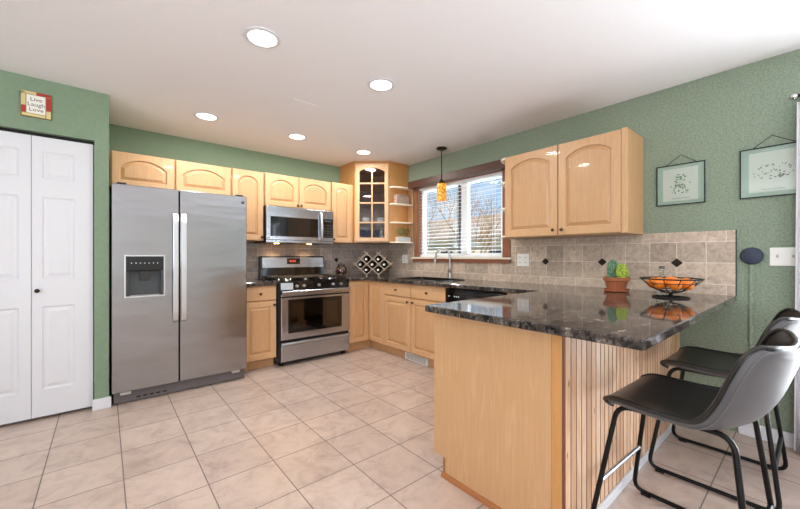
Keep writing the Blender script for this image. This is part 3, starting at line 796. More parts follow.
for x in (-1.66, -1.24):
    MB().lathe([(.028, 0), (.028, .004)], (x-X, -.16, .0015), 16).build('cooktop_lamp', 'lamp_warm', t)
    lamp('cooktop_light', 'SPOT', (x, -.16, 1.33), 11, (1, .66, .34), (math.radians(-8), 0, 0), spot_size=2.4, spot_blend=.5, shadow_soft_size=.03)

# ---------------------------------------------------------------- range
RX0, RX1 = -1.838, -.966
t = thing('range', 'stainless and black freestanding gas range below the microwave', 'stove', ((RX0+RX1)/2, 0, 0)); X = (RX0+RX1)/2
b = MB().box(RX0-X, RX1-X, -.665, -.02, .045, .903)
for x in (RX0-X+.03, RX1-X-.07):
    for y in (-.64, -.10): b.box(x, x+.04, y, y+.04, 0, .045)
b.build('body', 'black_plastic', t)
a0, a1 = -1.812-X, RX1-X
dw = MB().box(a0, a1, -.692, -.6655, .05, .246).build('drawer', 'steel_range', t, bevel=.006)
MB().prism_x([(-.693, .246), (-.6655, .246), (-.6655, .262), (-.705, .256), (-.712, .240), (-.708, .225), (-.693, .215)], a0+.0, a1).build('handle', 'steel_range', dw, bevel=.003)
dr = MB().box(a0, a1, -.692, -.6655, .283, .775).build('door', 'steel_range', t, bevel=.006)
wd = MB().box(-1.735-X, -1.075-X, -.694, -.690, .350, .715).build('window', 'black_gloss', dr)
MB().box(-1.68-X, -1.13-X, -.6955, -.6942, .395, .672).build('pane', 'oven_glass', wd)
MB().box(a0, a1, -.6925, -.691, .735, .752).build('gap', 'dark_gap', dr)
b = MB(); b.prism_x([(-.722, .770), (-.712, .762), (-.700, .766), (-.700, .806), (-.712, .812), (-.724, .802)], a0, a1).box(a0+.02, a0+.05, -.702, -.6655, .776, .798).box(a1-.05, a1-.02, -.702, -.6655, .776, .798)
b.build('handle', 'steel_range', dr, bevel=.003)
cp = MB(); cp.prism_x([(-.685, .815), (-.6655, .815), (-.6655, .903), (-.672, .903)], a0, a1); cp = cp.build('control_panel', 'black_gloss', t)
MB().prism_x([(-.688, .822), (-.680, .822), (-.6745, .895), (-.680, .895)], a0, a0+.135).build('reflection_plate', 'plain_metal', cp)  # metal plate added for the light reflected on the panel's left end
for x in (-1.636, -1.554, -1.372, -1.192, -1.084):
    k = MB().lathe([(.017, 0), (.017, .006), (.015, .010), (.013, .026), (.006, .028)], (x-X, -.683, .857), 16, '-y').build('knob', 'steel_handle', cp, smooth=True)
MB().box(RX0-X, RX1-X, -.672, -.115, .9035, .915).build('cooktop', 'black_gloss', t, bevel=.004)
for cx in (-.27, 0, .27):
    b = MB()
    x0, x1, y0, y1, z = cx-.125, cx+.125, -.64, -.14, .944
    r_ = .0065
    for p, q_ in (((x0, y0, z), (x1, y0, z)), ((x1, y0, z), (x1, y1, z)), ((x1, y1, z), (x0, y1, z)), ((x0, y1, z), (x0, y0, z)), ((cx, y0, z), (cx, y1, z)), ((x0, -.39, z), (x1, -.39, z)), ((x0, -.51, z), (x1, -.51, z)), ((x0, -.27, z), (x1, -.27, z))): b.tube([p, q_], r_, 6)
    for p in ((x0, y0), (x1, y0), (x0, y1), (x1, y1), (x0, -.39), (x1, -.39)): b.tube([(p[0], p[1], .9155), (p[0], p[1], z)], r_, 6)
    b.build('grate', 'iron', t)
for cx, cy in ((-.27, -.51), (-.27, -.27), (.27, -.51), (.27, -.27), (0, -.39)):
    MB().lathe([(.045, 0), (.045, .010), (.034, .018), (.01, .019)], (cx, cy, .9155), 18).build('burner', 'chrome', t, smooth=True)
bg_ = MB(); bg_.prism_x([(-.110, .9155), (-.020, .9155), (-.020, 1.185), (-.060, 1.185), (-.078, 1.165), (-.095, 1.05)], RX0-X+.01, RX1-X-.02); bg_ = bg_.build('backguard', 'black_gloss', t, bevel=.004)
MB().prism_x([(-.101, 1.045), (-.090, 1.045), (-.070, 1.172), (-.064, 1.188), (-.088, 1.168)], RX0-X+.03, RX1-X-.04).build('backguard_panel', 'steel_range', bg_)
MB().prism_x([(-.1005, 1.085), (-.098, 1.085), (-.086, 1.16), (-.0915, 1.16)], -1.505-X, -1.335-X).build('clock', 'black_gloss', bg_)
b = MB()
for x in (-1.47, -1.45, -1.425, -1.405): b.prism_x([(-.1005, 1.112), (-.0995, 1.112), (-.0965, 1.137), (-.0975, 1.137)], x-X, x+.012-X)
b.build('digits', 'digits', bg_)

# ---------------------------------------------------------------- things on the counters
# jar beside the range
t = thing('jar', 'dark glass jar of mixed treats beside the range', 'jar', (-.79, -.20, .9175))
MB().lathe([(.045, 0), (.066, .02), (.078, .06), (.074, .10), (.052, .135), (.050, .15), (.046, .15), (.048, .133), (.068, .10), (.072, .06), (.06, .02), (.02, .004)], (0, 0, 0), 24).build('glass_body', 'jar_glass', t, smooth=True)
MB().lathe([(.03, .006), (.055, .02), (.068, .06), (.064, .098), (.03, .115)], (0, 0, 0), 20).build('contents', 'jar_content', t, smooth=True)
MB().lathe([(.05, .151), (.052, .158), (.03, .168), (.008, .172), (.012, .185), (.004, .192)], (0, 0, 0), 20).build('lid', 'jar_glass', t, smooth=True)
# wine rack in the corner
RC = (-.375, -.365, .9175); pw, ph = .165, .145; zc = 1.1*ph+.002
t = thing('wine_rack', 'pale wooden lattice wine rack holding bottles in the counter corner', 'wine rack', RC, -PI/4)
def S(p, q_): return ((p+q_)/2*pw, zc+(p-q_)/2*ph)
def strip(a, b_, y0, y1):
    (x0, z0), (x1, z1) = a, b_; d = Vector((x1-x0, z1-z0)).normalized(); nn = Vector((-d.y, d.x))*.0042
    m_ = MB(); m_.prism_y([(x0-nn.x, z0-nn.y), (x1-nn.x, z1-nn.y), (x1+nn.x, z1+nn.y), (x0+nn.x, z0+nn.y)], y0, y1); m_.build('slat', 'rack_wood', t)
for p, a, b_ in ((-1.5, -1.8, .66), (-.5, -1.8, 1.66), (.5, -1.9, 1.7), (1.5, -.8, 1.8)): strip(S(p, a), S(p, b_), -.090, -.062)
for q_, a, b_ in ((1.5, -.66, 1.8), (.5, -1.66, 1.8), (-.5, -1.7, 1.9), (-1.5, -1.8, .8)): strip(S(a, q_), S(b_, q_), -.061, -.033)
WB = [(0, -1, 'left bottle in the top row'), (1, 0, 'right bottle in the top row'), (-1, -1, 'leftmost bottle in the middle row'), (0, 0, 'centre bottle in the middle row'), (1, 1, 'rightmost bottle in the middle row'), (-1, 0, 'left bottle in the bottom row'), (0, 1, 'right bottle in the bottom row')]
Rm = Matrix.Rotation(-PI/4, 4, 'Z')
first = None
for p, q_, l_ in WB:
    x, z = (p+q_)/2*pw, zc+(p-q_)/2*ph-.008
    loc = Vector(RC)+(Rm @ Vector((x, 0, z)))
    if first is None:
        wb = thing('wine_bottle', '', 'bottle'); first = wb
        MB().lathe([(.012, .12), (.0135, .105), (.0135, .07), (.024, .055), (.047, .035), (.050, -.15), (.046, -.155), (.01, -.150)], (0, 0, 0), 18, '-y').build('bottle_body', 'wine_glass_dark', wb, smooth=True)
        lab(MB().lathe([(.016, .095), (.0168, .122), (.014, .125)], (0, 0, 0), 14, '-y').build('foil_cap', 'foil', wb, smooth=True), 'pale foil cap')
    else: wb = copy_tree(first)
    wb.location = loc; wb.rotation_euler = (0, 0, -PI/4)
    tag(wb, 'dark wine bottle lying in the lattice rack, '+l_, 'bottle', 'wine bottles in the lattice rack')

# terracotta pot with cactus and succulent, on saucer
c = (-.30, -3.385, .9175)
t = MB().lathe([(.060, 0), (.080, .004), (.086, .022), (.080, .022), (.074, .010), (.02, .008)], (0, 0, 0), 28).build('saucer', 'terracotta', smooth=True)
t.location = c; tag(t, 'round terracotta saucer under the cactus pot on the peninsula', 'saucer')
t = thing('potted_cactus', 'terracotta bowl pot planted with a cactus and a bright green succulent', 'potted plant', (c[0], c[1], c[2]+.0085))
MB().lathe([(.055, 0), (.062, .02), (.078, .072), (.088, .074), (.090, .100), (.080, .100), (.076, .080), (.02, .078)], (0, 0, 0), 28).build('pot', 'terracotta', t, smooth=True)
MB().lathe([(.078, .080), (.078, .088), (.01, .092)], (0, 0, 0), 20).build('soil', 'soil', t)
b = MB(); bm = b.bm; n_ = 40; rings = []
for i in range(11):
    v = i/10; z = .085+.150*v; rad = .034*math.sqrt(max(0, 1-max(0, (v-.45)/.55)**2))*(0.8+.2*min(1, v*3))
    rings.append([bm.verts.new(((rad+.001)*(1+.13*math.cos(10*2*PI*k/n_))*math.cos(2*PI*k/n_)+.012, (rad+.001)*(1+.13*math.cos(10*2*PI*k/n_))*math.sin(2*PI*k/n_)+.028, z)) for k in range(n_)])
for a, b_ in zip(rings, rings[1:]):
    for k in range(n_): bm.faces.new((a[k], a[(k+1) % n_], b_[(k+1) % n_], b_[k]))
b.build('cactus', 'cactus', t, smooth=True)
b = MB()
for k in range(70):
    z = random.random(); a = random.random()*2*PI; rr = .034*math.sqrt(1-z*z*.8); p = Vector((rr*math.cos(a), -.038+rr*math.sin(a), .115+.078*z))
    b.sphere(p, .0095, 1, 1, 1.2, 7, 5)
b.sphere((0, -.038, .120), .034, 1, 1, 1.9, 10, 8)
b.build('succulent', 'succulent', t, smooth=True)

# wire fruit bowl with oranges
BC = (-.475, -3.755, .9175)
t = thing('fruit_bowl', 'black wire pedestal fruit bowl holding oranges on the peninsula', 'bowl', BC)
RB = .162
def bowlz(r_): return .030+.092*(r_/RB)**2
b = MB()
def circ(r_, z, n_=40): return [(r_*math.cos(2*PI*k/n_), r_*math.sin(2*PI*k/n_), z) for k in range(n_)]
b.tube(circ(RB, bowlz(RB)), .0042, 8, closed=True); b.tube(circ(.135, bowlz(.135)), .0022, 6, closed=True); b.tube(circ(.100, bowlz(.1)), .0022, 6, closed=True); b.tube(circ(.055, bowlz(.055)), .0022, 6, closed=True)
for k in range(12):
    a = 2*PI*k/12; b.tube([(r_*math.cos(a), r_*math.sin(a), bowlz(r_)) for r_ in (.012, .04, .08, .12, .145, RB)], .0024, 6)
b.build('basket', 'iron', t, smooth=True)
MB().lathe([(.016, .006), (.009, .012), (.014, .018), (.009, .024), (.014, .030)], (0, 0, 0), 12).build('stem', 'iron', t, smooth=True)
b = MB(); b.tube(circ(.095, .004), .004, 8, closed=True); b.tube(circ(.055, .004), .003, 6, closed=True)
for k in range(8):
    a = 2*PI*k/8+.2; b.tube([(.0, 0, .006), (.095*math.cos(a), .095*math.sin(a), .004)], .0028, 6)
b.build('foot', 'iron', t, smooth=True)
first = None
ol = [(0, 0, .096, 'in the middle of the heap')]
for k_, w_ in enumerate(('nearest the wall', 'on the cactus side towards the wall', 'nearest the cactus pot', 'at the kitchen-facing front, cactus side', 'at the kitchen-facing front, stool side', 'nearest the stools', 'on the stool side towards the wall')):
    a_ = 2*PI*k_/7; ol.append((.0885*math.cos(a_), .0885*math.sin(a_), .087, w_))
for x, y, z, l_ in ol:
    if first is None:
        o = thing('orange', '', 'orange'); first = o
        MB().sphere((0, 0, 0), .0375, 1, 1, .95, 20, 14).build('fruit', 'orange_skin', o, smooth=True)
        MB().lathe([(.004, .0352), (.003, .0375), (.001, .0377)], (0, 0, 0), 8).build('stem_end', 'leaf_green', o)
    else: o = copy_tree(first)
    o.location = (BC[0]+x, BC[1]+y, BC[2]+z+.004); o.rotation_euler = (random.random(), random.random(), 0)
    tag(o, 'ripe orange in the wire bowl, '+l_, 'orange', 'oranges in the wire fruit bowl')
t = thing('glass_bottle', 'small clear glass bottle behind the fruit bowl', 'bottle', (-.10, -3.62, .9175))
MB().lathe([(.03, 0), (.034, .006), (.034, .10), (.014, .125), (.013, .16), (.017, .162), (.017, .172)], (0, 0, 0), 20).build('bottle_body', 'clear_glass', t, smooth=True)
MB().lathe([(.0175, .1725), (.0175, .192), (.006, .194)], (0, 0, 0), 14).build('stopper', 'grille_grey', t, smooth=True)

# basket and planter on the open shelves
t = thing('basket', 'small whitewashed woven basket on the upper open shelf', 'basket', (-.175, -.742, 1.36+.5285))
MB().box(-.11, .11, -.036, .036, 0, .105).build('sides', 'wicker', t, bevel=.006)
MB().box(-.115, .115, -.040, .040, .1055, .118).build('rim', 'wicker', t, bevel=.004)
t = thing('planter_box', 'grey box planter with leafy green plants on the lowest open shelf', 'planter', (-.15, -.742, 1.36+.0185))
MB().box(-.105, .105, -.038, .038, 0, .066).build('box', 'grey_box', t, bevel=.003)
b = MB()
for k in range(120):
    p = Vector((random.uniform(-.10, .10), random.uniform(-.03, .03), .066)); h_ = random.uniform(.03, .11); d = Vector((random.uniform(-.3, .3), random.uniform(-.2, .2), 1)).normalized()
    q_ = p+d*h_; s_ = Vector((random.uniform(-1, 1), random.uniform(-1, 1), random.uniform(-.3, .3))).normalized()*.011; u = Vector((random.uniform(-.4, .4), random.uniform(-.4, .4), 1)).normalized()*.022
    b.poly([q_, q_+s_*.6+u*.4, q_+u, q_-s_*.6+u*.4])
b.build('foliage', 'leaf_green', t)

# ---------------------------------------------------------------- wall plates
def outlet(label, loc, rz, w_=.115, h_=.125, kind='outlet', gangs=1):
    t = thing('wall_outlet' if kind == 'outlet' else 'light_switch', label, 'outlet' if kind == 'outlet' else 'switch', loc, rz)
    MB().box(-w_/2, w_/2, -.006, -.0003, -h_/2, h_/2).build('plate', 'white_plastic', t, bevel=.003)
    for g_ in range(gangs):
        cx = (g_-(gangs-1)/2)*w_/gangs
        if kind == 'outlet':
            for z in (-.026, .026):
                s = MB().lathe([(.019, 0), (.018, .0025)], (cx, -.0062, z), 16, '-y').build('socket', 'paper', t)
                MB().box(cx-.007, cx-.004, -.0092, -.0088, z-.006, z+.006).box(cx+.004, cx+.007, -.0092, -.0088, z-.006, z+.006).build('slot', 'dark_gap', s)
        else:
            s = MB().box(cx-.012, cx+.012, -.0085, -.0062, -.024, .024).build('socket', 'paper', t); MB().box(cx-.005, cx+.005, -.016, -.0086, -.006, .012).build('toggle', 'grey_box', s)
    return t
outlet('white wall outlet on the tile right of the kitchen window', (-.008, -2.443, 1.146), -PI/2, .13, .125, gangs=2)
outlet('white wall outlet on the tile left of the kitchen window', (-.008, -.615, 1.146), -PI/2, .115, .12)
outlet('white wall outlet on the tile between refrigerator and range', (-2.03, -.008, 1.14), 0, .10, .12)
outlet('white double switch plate on the green wall beside the curtain', (0, -4.232, 1.180), -PI/2, .135, .115, kind='switch', gangs=2)

# framed botanical prints
def picture(label, y0, y1, z0, z1, hang, seed, sprig):
    W = abs(y1-y0); Hh = z1-z0
    t = thing('framed_print', label, 'picture', (-.001, (y0+y1)/2, z0), -PI/2)
    f = .0055; b = MB()
    b.box(-W/2, -W/2+f, -.014, -.001, 0, Hh).box(W/2-f, W/2, -.014, -.001, 0, Hh).box(-W/2, W/2, -.014, -.001, 0, f).box(-W/2, W/2, -.014, -.001, Hh-f, Hh)
    b.build('frame', 'black_metal', t)
    MB().box(-W/2+f, W/2-f, -.008, -.006, f, Hh-f).build('glass', 'clear_glass', t)
    MB().box(-W/2+f, W/2-f, -.0038, -.002, f, Hh-f).build('reflection_sheet', 'painted_reflection', t)  # added sheet, its pale tone stands in for the reflection in the glass
    pw_, ph_ = W*.36, Hh*.40
    pp = MB().box(-pw_, pw_, -.0055, -.004, Hh/2-ph_, Hh/2+ph_).build('paper_sheet', 'paper', t)
    MB().tube([(-W*.30, -.006, Hh), (hang, -.004, Hh+.068), (W*.33, -.006, Hh)], .0022, 6).build('hanger', 'black_metal', t)
    rnd = random.Random(seed); b = MB(); cz = Hh/2
    def leaf(x, z, a, L):
        d = Vector((math.cos(a), math.sin(a))); n_ = Vector((-d.y, d.x)); p = Vector((x, z))
        q_ = [p, p+d*L*.5+n_*L*.25, p+d*L, p+d*L*.5-n_*L*.25]; b.poly([(v_.x, -.0058, v_.y) for v_ in q_])
    if sprig:
        for k in range(46): leaf(rnd.gauss(.0, .022)+.004, cz+rnd.uniform(-.06, .07), rnd.uniform(0, 2*PI), rnd.uniform(.012, .026))
        b.build('sprig_drawing', 'leaf_ink', pp)
    else:
        for k in range(34):
            a = rnd.uniform(.1, PI-.1); rr = rnd.uniform(.02, .08)
            leaf(rr*1.1*math.cos(a), cz-.03+rr*math.sin(a), a+rnd.uniform(-.6, .6), rnd.uniform(.008, .016))
        for k in range(16): leaf(rnd.uniform(-.06, .06), cz-.035+rnd.uniform(-.012, .008), rnd.uniform(-.3, .3), .016)
        b.build('flower_drawing', 'ink', pp)
    b = MB()
    for k in range(11): b.box(-.05+k*.0095, -.044+k*.0095, -.0058, -.0056, Hh/2-ph_+.016, Hh/2-ph_+.0195)
    b.build('caption', 'ink', pp)
picture('small black-framed print of a green leafy sprig on the green wall', -3.566, -3.851, 1.564, 1.862, .006, 3, True)
picture('larger black-framed print of grey flowers beside the curtain', -4.027, -4.332, 1.563, 1.884, -.005, 5, False)

# dark oval device with painted cord channel
t = thing('wall_device', 'dark navy oval device on the green wall above a vertical cord channel', 'speaker', (0, -4.083, 1.185), -PI/2)
b = MB().lathe([(.030, .001), (.052, .004), (.056, .014), (.050, .024), (.03, .029), (.004, .030)], (0, 0, 0), 28, '-y'); b.build('speaker_body', 'navy_plastic', t, smooth=True)
t = MB().box(-.011, .011, -.014, -.0003, 0, 1.036).build('cord_channel', 'stippled_green_paint_lit', bevel=.003)
t.location = (0, -4.083, .092); t.rotation_euler = (0, 0, -PI/2); tag(t, 'vertical cord channel painted green running down the wall to the baseboard', 'cord cover')

# plaque above closet
t = thing('wall_plaque', 'small patchwork wooden plaque with cursive words above the white closet doors', 'plaque', (-3.619, CY0, 2.165))
W = .152; Hh = .178
MB().box(-W/2, W/2, -.016, -.0005, 0, Hh).build('board', 'plaque_wood', t, bevel=.002)
for x0, x1, z0, z1, mt in ((-.074, -.052, .075, .165, 'cream_patch'), (-.074, -.052, .028, .072, 'red_patch'), (.05, .074, .06, .150, 'red_patch'), (.05, .074, .004, .055, 'cream_patch'), (-.074, .0, .157, .176, 'cream_patch'), (.002, .074, .157, .176, 'red_patch'), (-.07, .045, .004, .022, 'cream_patch')):
    MB().box(x0, x1, -.0175, -.0162, z0, z1).build('patch', mt, t)
pc = MB().box(-.048, .046, -.0180, -.0162, .026, .153).build('centre_panel', 'paper', t)
for k, s in enumerate(('Live', 'Laugh', 'Love')): text_mesh('lettering', s, .038, 'ink', pc, (0, -.0186, .112-k*.036), (PI/2, 0, 0))

# pendant lamp
t = thing('pendant_lamp', 'small amber glass pendant lamp hanging by the window', 'lamp', (-.235, -1.533, CH))
MB().lathe([(.062, -.002), (.062, -.012), (.05, -.022), (.012, -.026)], (0, 0, 0), 24).build('canopy', 'bronze', t, smooth=True)
MB().tube([(0, 0, -.02), (0, 0, -.395)], .0055, 8).build('rod', 'bronze', t)
MB().lathe([(.012, -.37), (.03, -.405), (.036, -.415)], (0, 0, 0), 16).build('cap', 'bronze', t, smooth=True)
MB().lathe([(.034, -.415), (.052, -.420), (.056, -.43), (.056, -.612), (.052, -.612), (.052, -.43), (.034, -.42)], (0, 0, 0), 28, cap=False).build('shade', 'amber_glass', t, smooth=True)
MB().sphere((0, 0, -.49), .022).build('bulb', 'lamp_white', t, smooth=True)

# recessed ceiling lights
proto = None
RL = [(-2.549, -2.291, 'largest recessed downlight, nearest the camera above the open floor'), (-1.688, -2.288, 'recessed downlight in the near row, towards the window'), (-2.544, -.808, 'recessed downlight in front of the refrigerator cabinets'),
      (-1.694, -.823, 'recessed downlight in front of the range'), (-.842, -.811, 'recessed downlight nearest the glass corner cabinet')]
for x, y, l_ in RL:
    if proto is None:
        o = thing('recessed_light', '', 'ceiling light'); proto = o
        MB().lathe([(.078, -.002), (.098, -.0005), (.100, -.006), (.080, -.009), (.078, -.004)], (0, 0, 0), 32, cap=False).build('trim_ring', 'white_paint', o, smooth=True)
        MB().lathe([(.079, -.003), (.076, -.005)], (0, 0, 0), 32).build('lens', 'lamp_white', o)
    else: o = copy_tree(proto)
    o.location = (x, y, CH); tag(o, l_, 'ceiling light', 'recessed ceiling lights')
    lamp('downlight', 'AREA', (x, y, CH-.012), 11, (1, .96, .91), (0, 0, 0), shape='DISK', size=.15, specular_factor=.15)
t = MB().box(-.10, .10, -.08, .08, -.004, -.0003).build('ceiling_vent', 'ceiling_paint', bevel=.002); t.location = (-1.99, -1.576, CH)
tag(t, 'small white ceiling cover plate between the recessed lights', 'vent')

# ---------------------------------------------------------------- blind and valance
t = thing('window_blind', 'white horizontal slat blind hanging in the kitchen window', 'blind', (0, 0, WZ0))
k = 0; z = 1.205
while z < 2.06:
    b = MB(); b.prism_x([(-.905, 0), (-2.185, 0), (-2.185, .0022), (-.905, .0022)], -.020, .020)
    s = b.build('slat', 'vinyl', t); s.location = (.026, 0, z-WZ0); s.rotation_euler = (0, math.radians(-8), 0)
    z += .0445; k += 1
MB().box(.008, .048, -.905, -2.185, .012, .030).build('bottom_rail', 'vinyl', t, bevel=.003)
MB().box(.004, .05, -.90, -2.19, 2.065-WZ0, 2.098-WZ0).build('head_rail', 'vinyl', t)
b = MB()
for y in (-1.02, -1.545, -2.07): b.tube([(.003, y, .02), (.003, y, .90)], .0015, 5).tube([(.0495, y, .02), (.0495, y, .90)], .0015, 5)
b.build('ladder_cord', 'vinyl', t)
t = MB().box(-.115, -.0225, -.80, -2.315, 2.095, 2.185).build('window_valance', 'valance_wood', bevel=.004)
tag(t, 'dark reddish brown wooden valance box above the kitchen window', 'valance')

# ---------------------------------------------------------------- curtain, rod
t = thing('curtain', 'pale curtain hanging to the floor at the right edge by the stools', 'curtain', (-.10, -4.284, 0))
b = MB(); bm = b.bm; cols = []
for i in range(61):
    y = -i*.0055; a = i*.62; x = .03*math.sin(a)
    cols.append([bm.verts.new((x*(1+.25*(1-zz)), y*(1+.2*(1-zz/2.1))-.0+(.012*(1-zz/2.1)), zz)) for zz in (.02, .4, .8, 1.2, 1.6, 2.0, 2.10)])
for a, b_ in zip(cols, cols[1:]):
    for j in range(6): bm.faces.new((a[j], a[j+1], b_[j+1], b_[j]))
o = b.build('cloth', 'curtain_cloth', t, smooth=True); md = o.modifiers.new('s', 'SOLIDIFY'); md.thickness = .003
t = thing('curtain_rod', 'dark curtain rod with a round finial at the right edge above the curtain', 'curtain rod', (-.10, -4.282, 2.135))
MB().tube([(0, 0, 0), (0, -2.3, 0)], .011, 10).build('rod', 'bronze', t)
MB().sphere((0, .012, 0), .020).build('finial', 'chrome', t, smooth=True)
MB().box(-.008, .0995, -.05, -.03, -.012, .012).build('bracket', 'bronze', t)

# ---------------------------------------------------------------- bar stools
def make_stool(loc, rz, label):
    t = thing('bar_stool', label, 'stool', loc, rz, 'black leather bar stools at the peninsula')
    # local: +y = front (towards peninsula); seat centre near origin
    U, V = 26, 40
    prof = []  # (y, z) centre line from front lip to top of back
    ctrl = [(.215, .574), (.20, .597), (.15, .609), (.05, .600), (-.06, .590), (-.14, .596), (-.205, .632), (-.25, .70), (-.285, .80), (-.31, .885)]
    def cr(P, t_):
        n_ = len(P)-1; f = t_*n_; i = min(int(f), n_-1); u = f-i
        p0, p1, p2, p3 = P[max(i-1, 0)], P[i], P[i+1], P[min(i+2, n_)]
        return tuple(.5*((2*p1[k])+(-p0[k]+p2[k])*u+(2*p0[k]-5*p1[k]+4*p2[k]-p3[k])*u*u+(-p0[k]+3*p1[k]-3*p2[k]+p3[k])*u**3) for k in range(len(p1)))
    width = [.205, .225, .240, .248, .252, .255, .262, .265, .255, .225]
    curl = [(-.004, .0), (.002, .0), (.006, 0), (.012, .0), (.022, .008), (.032, .034), (.066, .055), (.082, .068), (.064, .068), (.040, .045)]  # (dz, dy) at the side edges
    P4 = [(c_[0], c_[1], w_, k_[0], k_[1]) for c_, w_, k_ in zip(ctrl, width, curl)]
    def surf(u, v):
        y, z, w_, dz, dy = cr(P4, v); e_ = abs(u)**2.4
        rr = 0
        if v > .9: rr = ((v-.9)/.1)**2*.025*abs(u)**4
        if v < .1: y -= ((.1-v)/.1)**2*.035*abs(u)**3
        return Vector((u*w_*(1-.06*abs(u)**6), y+dy*e_, z+dz*e_-rr))
    grid = [[surf(-1+2*i/U, j/V) for i in range(U+1)] for j in range(V+1)]
    def nrm(j, i):
        a = grid[min(j+1, V)][i]-grid[max(j-1, 0)][i]; b_ = grid[j][min(i+1, U)]-grid[j][max(i-1, 0)]
        n_ = b_.cross(a); n_.normalize(); return -n_ if False else n_
    th = .027
    bm = bmesh.new()
    # normal sign: seat normal should be up
    sgn = 1 if nrm(5, U//2).z > 0 else -1
    A = [[bm.verts.new(grid[j][i]) for i in range(U+1)] for j in range(V+1)]
    B = [[bm.verts.new(grid[j][i]-nrm(j, i)*sgn*th*(1 if 0 < i < U and 0 < j < V else .55)) for i in range(U+1)] for j in range(V+1)]
    for j in range(V):
        for i in range(U):
            f = bm.faces.new((A[j][i], A[j][i+1], A[j+1][i+1], A[j+1][i])); f.material_index = 0
            f = bm.faces.new((B[j][i], B[j+1][i], B[j+1][i+1], B[j][i+1])); f.material_index = 1 if j > 4 else 0
    for j in range(V):
        for i in (0, U):
            f = bm.faces.new((A[j][i], A[j+1][i], B[j+1][i], B[j][i])); f.material_index = 0
    for i in range(U):
        for j in (0, V):
            f = bm.faces.new((A[j][i], A[j][i+1], B[j][i+1], B[j][i])); f.material_index = 0
    mb = MB(); mb.bm.free(); mb.bm = bm
    sh = mb.build('seat_shell', ['leather', 'leather_back_glare'], t, smooth=False)
    for p in sh.data.polygons: p.use_smooth = True
    # piping along the rim + stitching
    rim = [surf(-1, j/V) for j in range(V+1)]+[surf(-1+2*i/U, 1) for i in range(1, U)]+[surf(1, 1-j/V) for j in range(V+1)]+[surf(1-2*i/U, 0) for i in range(1, U)]
    pp = MB().tube([p-Vector((0, 0, .002)) for p in rim], .0072, 8, closed=True).build('piping', 'leather', sh, smooth=True)
    # stitches just outside the rim, on the outer face
    b = MB()
    for sd in (-1, 1):
        b = MB()
        for j in range(0, 118):
            v = .04+.93*j/118; p = surf(sd*.955, v); q_ = surf(sd*.955, v+.004); n_ = (surf(sd*.93, v)-surf(sd, v)).normalized()
            jj = min(V, int(v*V)); nn = nrm(jj, U//2 if False else (1 if sd < 0 else U-1))*sgn
            p = p-nn*(th+.0008); q_ = q_-nn*(th+.0008)
            b.tube([p, q_], .0022, 4)
        b.build('stitching', 'stitch', sh)
    # frame : two side loops, footrest, rear brace
    R_ = .0098
    def fillet(pts, r_, n_=5):
        res = [Vector(pts[0])]
        for i in range(1, len(pts)-1):
            p = Vector(pts[i]); a = (Vector(pts[i-1])-p); b_ = (Vector(pts[i+1])-p); ra = min(r_, a.length*.45, b_.length*.45)
            a.normalize(); b_.normalize(); s0, s1 = p+a*ra, p+b_*ra
            for k in range(n_+1):
                u = k/n_; res.append(s0*(1-u)**2+p*2*u*(1-u)+s1*u*u)
        res.append(Vector(pts[-1])); return res
    for sd in (-1, 1):
        pts = [(sd*.16, .02, .566), (sd*.17, .17, .567), (sd*.25, .255, .013), (sd*.25, -.25, .013), (sd*.18, -.185, .580), (sd*.16, .02, .566)]
        b = MB(); b.tube(fillet(pts, .055), R_, 10); b.build('side_frame', 'black_metal', t, smooth=True)
        for y in (.20, -.19): MB().box(sd*.25-.014, sd*.25+.014, y-.02, y+.02, 0, .010).build('foot_pad', 'black_plastic', t)
    b = MB(); f_ = .55
    def lp(sd, z, front=True):
        a, c_ = ((sd*.17, .17, .567), (sd*.25, .255, .013)) if front else ((sd*.18, -.185, .580), (sd*.25, -.25, .013))
        u = (a[2]-z)/(a[2]-c_[2]); return Vector(a)*(1-u)+Vector(c_)*u
    b.tube([lp(-1, .245), lp(1, .245)], .010, 10); lab(b.build('footrest', 'plain_metal', t, smooth=True), 'worn bright metal footrest bar')
    MB().tube([lp(-1, .20, False), lp(1, .20, False)], .010, 10).build('rear_brace', 'black_metal', t, smooth=True)
    for y_ in (.12, -.09): MB().tube([(-.168, y_, .572), (.168, y_, .572)], .007, 8).build('seat_support', 'black_metal', t, smooth=True)
    return t
make_stool((-1.458, -4.005, 0), math.radians(-2.5), 'black leather bar stool nearest the camera, at the open end of the peninsula')
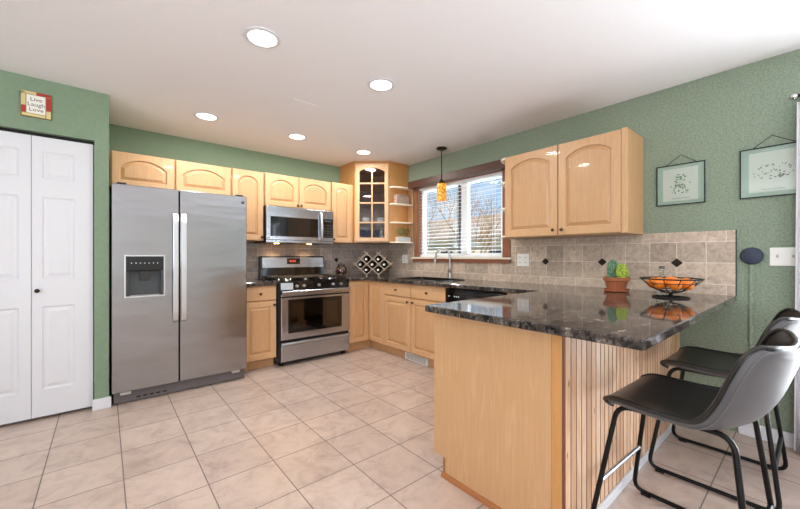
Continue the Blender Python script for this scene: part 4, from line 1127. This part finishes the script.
make_stool((-.665, -4.005, 0), 0, 'black leather bar stool closer to the green wall, partly hidden by the other stool')

# ---------------------------------------------------------------- outside the window
struct(MB().box(.16, 60, -30, 50, -.62, -.6).build('ground', 'grass'))
t = thing('neighbor_house', 'pale sided house with grey roof seen through the blind', 'house', (17, 15, -.6))
MB().box(0, 8, -9, 9, 0, 3.1).build('wall', 'siding', t)
MB().prism_y([(-.6, 3.1), (4, 5.2), (8.6, 3.1)], -9.5, 9.5).build('roof', 'roof', t)
for y in (-6, -1.5, 3, 7): MB().box(-.03, 0, y, y+1.2, 1.0, 2.2).build('window', 'charcoal', t)
t = thing('garden_fence', 'weathered board fence beyond the window', 'fence', (9, 9, -.6))
b = MB()
for k in range(90): b.box(0, .02, -9+k*.2, -9+k*.2+.185, 0, 1.75)
b.build('boards', 'fence_wood', t)
def tree(loc, hgt, seed, label, lean=0):
    t = thing('bare_tree', label, 'tree', loc); rnd = random.Random(seed); b = MB()
    def br(p, d, L, r_, dep):
        pts = [p]; q_ = p.copy(); dd_ = d.copy()
        for k in range(4):
            dd_ = (dd_+Vector((rnd.uniform(-.15, .15), rnd.uniform(-.15, .15), rnd.uniform(-.02, .12)))).normalized(); q_ = q_+dd_*L/4; pts.append(q_.copy())
        b.tube(pts, [r_*.7*(1-.45*k/4) for k in range(5)], 6)
        if dep > 0:
            for k in range(3+(dep > 2)):
                s = pts[rnd.choice((2, 3, 4))]; nd = (dd_+Vector((rnd.uniform(-.9, .9), rnd.uniform(-.9, .9), rnd.uniform(-.1, .5)))).normalized(); br(s, nd, L*.68, r_*.5, dep-1)
    br(Vector((0, 0, 0)), Vector((lean, lean*.5, 1)).normalized(), hgt*.42, hgt*.028, 4)
    b.build('branches', 'bark', t, smooth=True)
tree((8.2, 4.6, -.6), 5.0, 3, 'bare tree nearest the window, right of the meeting stile', .1)
tree((10.5, 9.5, -.6), 5.6, 11, 'bare tree seen through the left half of the blind', -.05)
tree((13.5, 8.2, -.6), 5.2, 21, 'bare tree farther off in front of the pale house', .05)
